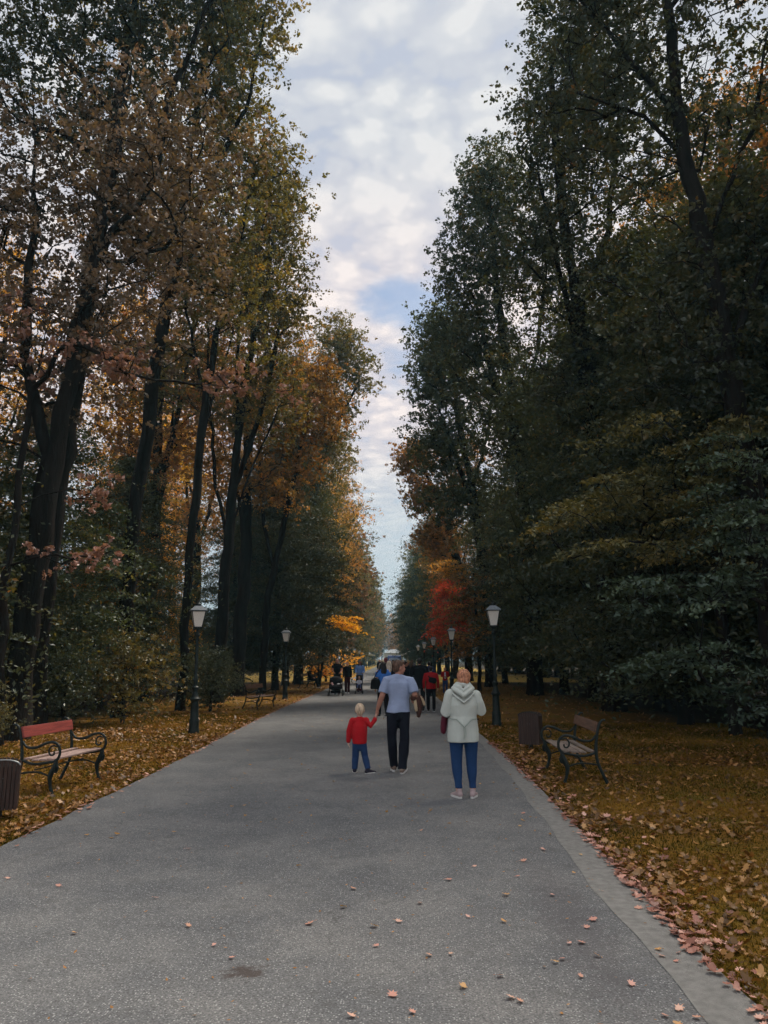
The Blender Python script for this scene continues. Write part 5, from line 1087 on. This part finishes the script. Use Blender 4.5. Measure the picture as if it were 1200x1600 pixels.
figure(1.75, 37.0, AW, 1.66, 'person in dark blue partly hidden behind the red jacket', (.03, .05, .12), BLK, ('dark', (.015, .012, .010)), 'short', SKIN, 1)
figure(-5.05, 48.2, (1, -.2), 1.72, 'person in dark clothes and white shoes sitting on the distant left bench', (.02, .02, .024), (.015, .025, .035), ('dark', (.015, .012, .010)), 'short', SKIN, 1, pose='sit', shoes=(.7, .7, .7))
# the crowd farther along, each one different
rc = random.Random(12)
cols = [('white', (.6, .58, .56)), ('black', BLK), ('lilac', (.40, .30, .48)), ('navy', (.02, .03, .09)), ('pink', (.55, .22, .26)), ('grey', (.16, .16, .18)), ('sky-blue', (.20, .36, .62)), ('beige', (.40, .30, .20)), ('dark green', (.02, .05, .03)), ('orange', (.5, .16, .03))]
crowd = [(-.35, 45, 1), (.25, 47, 6), (.75, 52, 4), (-.05, 56, 3), (1.2, 50, 1), (-.75, 60, 0), (.45, 62, 2), (1.5, 58, 5), (-.2, 68, 7), (-1.1, 72, 1), (.1, 76, 0), (1.35, 66, 9), (.8, 74, 8), (-.55, 80, 4), (1.7, 78, 6), (-1.4, 88, 3)]
for k, (x, y, c) in enumerate(crowd):
    figure(x, y, TO if k % 3 == 0 else AW, 1.62 + .16 * rc.random(), '%s-topped walker, %s nearest of the small crowd before the blue van' % (cols[c][0], 'first second third fourth fifth sixth seventh eighth ninth tenth eleventh twelfth thirteenth fourteenth fifteenth sixteenth'.split()[k]),
           cols[c][1], BLK if k % 2 else (.03, .05, .12), [('dark', (.015, .012, .010)), ('brown', (.09, .05, .03)), ('blonde2', (.45, .33, .2))][k % 3], ['short', 'long', 'bob'][k % 3], SKIN, 1, vox=.03)

# ------------------------------------------------------------------ prams, van, far building
PRAMM = cloth('pram_black', (.014, .014, .018)); TUBE = mat('grey_tube', (.22, .22, .24), .35, .1, 5, 0, metal=.7); TYRE = mat('tyre', (.02, .02, .02), .8, .1, 9, .2)
def wheel(e, x, y, r, w=.035):
    t = MB()
    for k in range(18):
        pass
    n = 20; prof = [(r - .03, -w / 2), (r - .006, -w / 2), (r, -w / 4), (r, w / 4), (r - .006, w / 2), (r - .03, w / 2)]
    for a in range(n):
        th = 2 * math.pi * a / n
        for q, o in prof: t.v.append((x + o, y + q * math.cos(th), r + q * math.sin(th)))
    m = len(prof)
    for a in range(n):
        for j in range(m): t.f.append((a * m + j, a * m + (j + 1) % m, ((a + 1) % n) * m + (j + 1) % m, ((a + 1) % n) * m + j))
    o = t.build('wheel', TYRE, e)
    h = MB()
    for a in range(5):
        th = 2 * math.pi * a / 5; h.ring_tube([(x, y, r), (x, y + (r - .02) * math.cos(th), r + (r - .02) * math.sin(th))], .008, 6)
    h.ring_tube([(x - w * .7, y, r), (x + w * .7, y, r)], .018, 10); h.build('hub', TUBE, o)
# local: the pram rolls towards -Y
def pram(x, y, w, label, double):
    e = empty('pram', (x, y, 0), 0, label, 'pram'); h = w / 2
    if double:
        b = MB(); b.capsule([(0, -.30, .42), (0, -.05, .40), (0, .22, .44)], [(h * .86, .11), (h * .92, .14), (h * .86, .12)], 18); b.box((0, -.05, .50), (w * .86, .5, .14)); fuse(b, 'seat_body', PRAMM, e, .014, 4, .006, 10)
        c = MB(); c.capsule([(0, .0, .72), (0, .12, .74), (0, .24, .68)], [(h * .84, .20), (h * .88, .22), (h * .8, .16)], 18); fuse(c, 'canopy', PRAMM, e, .014, 3, .006, 10)
        p = MB(); p.ell((-h * .45, -.22, .60), (.05, .05, .06)); p.ell((-h * .35, -.26, .54), (.07, .06, .05)); p.build('pink_blanket', cloth('pram_pink', (.62, .40, .42)), e)
        p = MB(); p.ell((h * .40, -.24, .56), (.09, .06, .05)); p.build('white_blanket', cloth('pram_white', (.62, .62, .68)), e)
        bb = MB(); bb.box((0, .0, .20), (w * .62, .42, .12)); fuse(bb, 'basket', PRAMM, e, .015, 3)
        ws = [(-h + .03, -.34, .10), (h - .03, -.34, .10), (-h + .03, .32, .14), (h - .03, .32, .14)]
    else:
        b = MB(); b.capsule([(0, -.02, .30), (0, .06, .45), (0, .18, .78)], [(h * .8, .05), (h * .85, .06), (h * .8, .05)], 16); b.capsule([(0, -.24, .40), (0, .0, .38)], [(h * .8, .04), (h * .8, .05)], 14); fuse(b, 'seat_body', PRAMM, e, .014, 3, .005, 10)
        c = MB(); c.capsule([(0, -.02, .84), (0, .08, .90), (0, .18, .84)], [(h * .78, .05), (h * .84, .07), (h * .78, .06)], 16); fuse(c, 'canopy', PRAMM, e, .014, 3, .005, 10)
        MB().box((0, .10, .20), (w * .6, .3, .10)).build('basket', cloth('pram_red', (.10, .02, .03)), e, False, .02)
        ws = [(-h + .03, -.24, .075), (h - .03, -.24, .075), (-h + .03, .26, .085), (h - .03, .26, .085)]
    f = MB()
    for sx in (-1, 1):
        q = sx * (h - .055); f.ring_tube([(q, -.30 if double else -.22, .14), (q, .0, .42), (q, .30, .78), (q, .46, 1.0)], .012, 8); f.ring_tube([(q, .28, .14), (q, .02, .46)], .012, 8)
    f.ring_tube([(-(h - .055), .46, 1.0), (0, .49, 1.02), (h - .055, .46, 1.0)], .016, 8); f.ring_tube([(-h + .04, .28, .14), (h - .04, .28, .14)], .010, 8); f.build('chassis', TUBE if not double else IRON, e)
    for q in ws: wheel(e, *q)
    return e
pram(-2.72, 38.15, .74, 'wide black pram with pink and white blankets pushed by the man in black', True)
pram(-1.69, 40.65, .44, 'narrow stroller with a toddler pushed by the woman in light blue', False)
e = empty('person', (-1.69, 40.55, .38), math.pi, 'toddler in a white and blue top sitting in the narrow stroller', 'person')
b = MB(); b.capsule([(0, -.02, .06), (0, -.06, .20), (0, -.08, .30)], [(.08, .06), (.085, .06), (.05, .045)], 12)
for q in (-1, 1): b.capsule([(q * .05, 0, .06), (q * .07, .17, .06), (q * .07, .22, -.10)], [.045, .036, .026], 10); b.capsule([(q * .09, -.07, .27), (q * .13, 0, .18), (q * .07, .09, .14)], [.03, .026, .02], 10)
M, Q = head_parts(b, (0, -.06, .43), 0, 0, .80); fuse(b, 'body', SKIN_L, e, .011, 2); face_parts(e, M, Q, .8)
fuse(MB().ell(Q(0, -.016, .018), (.07, .076, .076), 16, M), 'hair', hairm('brown', (.09, .05, .03)), e, .011, 2, .003, 30)
t = MB(); t.capsule([(0, -.02, .10), (0, -.06, .20), (0, -.075, .29)], [(.095, .075), (.098, .075), (.06, .055)], 12)
for q in (-1, 1): t.capsule([(q * .09, -.07, .27), (q * .13, 0, .18), (q * .09, .06, .15)], [.038, .034, .03], 10)
fuse(t, 'top', cloth('toddler_white', (.62, .64, .74)), e, .011, 2, .004, 16)
t = MB()
for q in (-1, 1): t.capsule([(q * .05, 0, .06), (q * .07, .17, .06), (q * .07, .21, -.06)], [.055, .045, .036], 10)
fuse(t, 'trousers', cloth('toddler_blue', (.10, .14, .30)), e, .011, 2, .004, 16)

# blue van coming along the avenue
BLUE = mat('blue_van_paint', (.05, .13, .42), .3, .08, 3, 0, spec=.6); GLASS = mat('windscreen_glass', (.35, .45, .60), .12, .1, 2, 0, spec=.9); DARK = mat('black_trim', (.02, .02, .022), .6, .1, 5, 0)  # windscreen reflections are put into the glass's pale blue base colour
v = empty('van', (.35, 104, 0), 0, 'blue van with one lit headlamp coming along the path behind the crowd', 'van')
b = MB(); prof = [(0, .32), (-.05, .9), (.12, 1.15), (.55, 1.95), (.75, 2.16), (1.2, 2.26), (3.9, 2.26), (4.15, 2.1), (4.2, .4)]
b.prism([(-.92, y, z) for y, z in prof], (1.84, 0, 0)); b.build('body', BLUE, v, False, .10)
b = MB(); b.prism([(-.78, .13, 1.22), (.78, .13, 1.22), (.70, .50, 1.92), (-.70, .50, 1.92)], (0, -.012, .006)); b.build('windscreen', GLASS, v, False)
for q in (-1, 1):
    MB().prism([(q * .925, .75, 1.25), (q * .925, 1.7, 1.25), (q * .925, 1.7, 1.9), (q * .925, .9, 1.9)], (q * .01, 0, 0)).build('side_window', DARK, v, False)
    w = MB()
    for yy in (.75, 3.3):
        w = MB(); w.lathe([(.0, -.11), (.30, -.11), (.34, -.08), (.34, .08), (.30, .11), (0, .11)], 20); o = w.build('wheel', TYRE, v); o.rotation_euler = (0, math.pi / 2, 0); o.location = (q * .84, yy, .34)
    lm = DARK
    if q < 0:
        lm = newmat('headlamp_lit'); em = N('ShaderNodeEmission'); em.inputs[0].default_value = (1, .93, .72, 1); em.inputs[1].default_value = 3.5; oo = N('ShaderNodeOutputMaterial'); Lk(em.outputs[0], oo.inputs[0])
    else: lm = mat('headlamp_glass', (.6, .6, .62), .2, .1, 5, 0)
    MB().ell((q * .68, -.03, .82), (.15, .06, .11)).build('headlight', lm, v)
    MB().box((q * 1.02, .62, 1.35), (.12, .08, .22)).build('wing_mirror', DARK, v, False, .02)
MB().box((0, -.06, .45), (1.7, .10, .18)).build('bumper', DARK, v, False, .03); MB().box((0, -.055, .78), (.8, .05, .14)).build('grille', DARK, v, False, .01)
# pale pavilion closing the view
STUC = mat('pale_stucco', (.55, .53, .48), .9, .08, 3, .2, 20); SLATE = mat('grey_roof', (.30, .32, .34), .8, .1, 3, .2)
p = empty('pavilion', (.6, 318, 0), 0, 'small pale pavilion with an arched doorway at the far end of the avenue', 'building')
w = MB(); w.box((-2.7, 0, 2.0), (2.6, 5, 4.0)); w.box((2.7, 0, 2.0), (2.6, 5, 4.0)); w.box((0, 0, 3.5), (2.8, 4.99, 1.0)); w.box((0, 2.2, 1.5), (2.8, .4, 3.0))
for k in range(8):
    a0, a1 = math.pi * k / 8, math.pi * (k + 1) / 8; w.prism([(1.4 * math.cos(a0), -2.4, 2.0 + 1.1 * math.sin(a0)), (1.4 * math.cos(a0), -2.4, 3.1), (1.4 * math.cos(a1), -2.4, 3.1), (1.4 * math.cos(a1), -2.4, 2.0 + 1.1 * math.sin(a1))], (0, .5, 0))
w.build('wall', STUC, p, False); MB().box((0, -.0, 4.1), (8.6, 5.6, .22)).build('cornice', STUC, p, False, .03)
r = MB(); r.lathe([(3.6, 4.2), (1.2, 5.6), (.9, 5.65)], sq=True); r.build('roof', SLATE, p, False)
for q in (-1, 1): MB().box((q * 2.7, -2.52, 1.9), (1.0, .06, 1.7)).build('window', mat('pavilion_glass', (.06, .07, .08), .2, .1, 4, 0, spec=.8), p, False)

# ------------------------------------------------------------------ haze
hz = MB().box((0, 330, 21.5), (420, 760, 46)).mesh('haze', False)
m = newmat('haze'); vp = N('ShaderNodeVolumePrincipled'); vp.inputs['Color'].default_value = (.22, .46, .56, 1); vp.inputs['Density'].default_value = .0009; vp.inputs['Anisotropy'].default_value = .2
o = N('ShaderNodeOutputMaterial'); Lk(vp.outputs[0], o.inputs['Volume'])
tag(link('haze', hz, m), 'thin blue haze down the far avenue', None, None, 'stuff')

bpy.data.scenes.remove(SHOP)
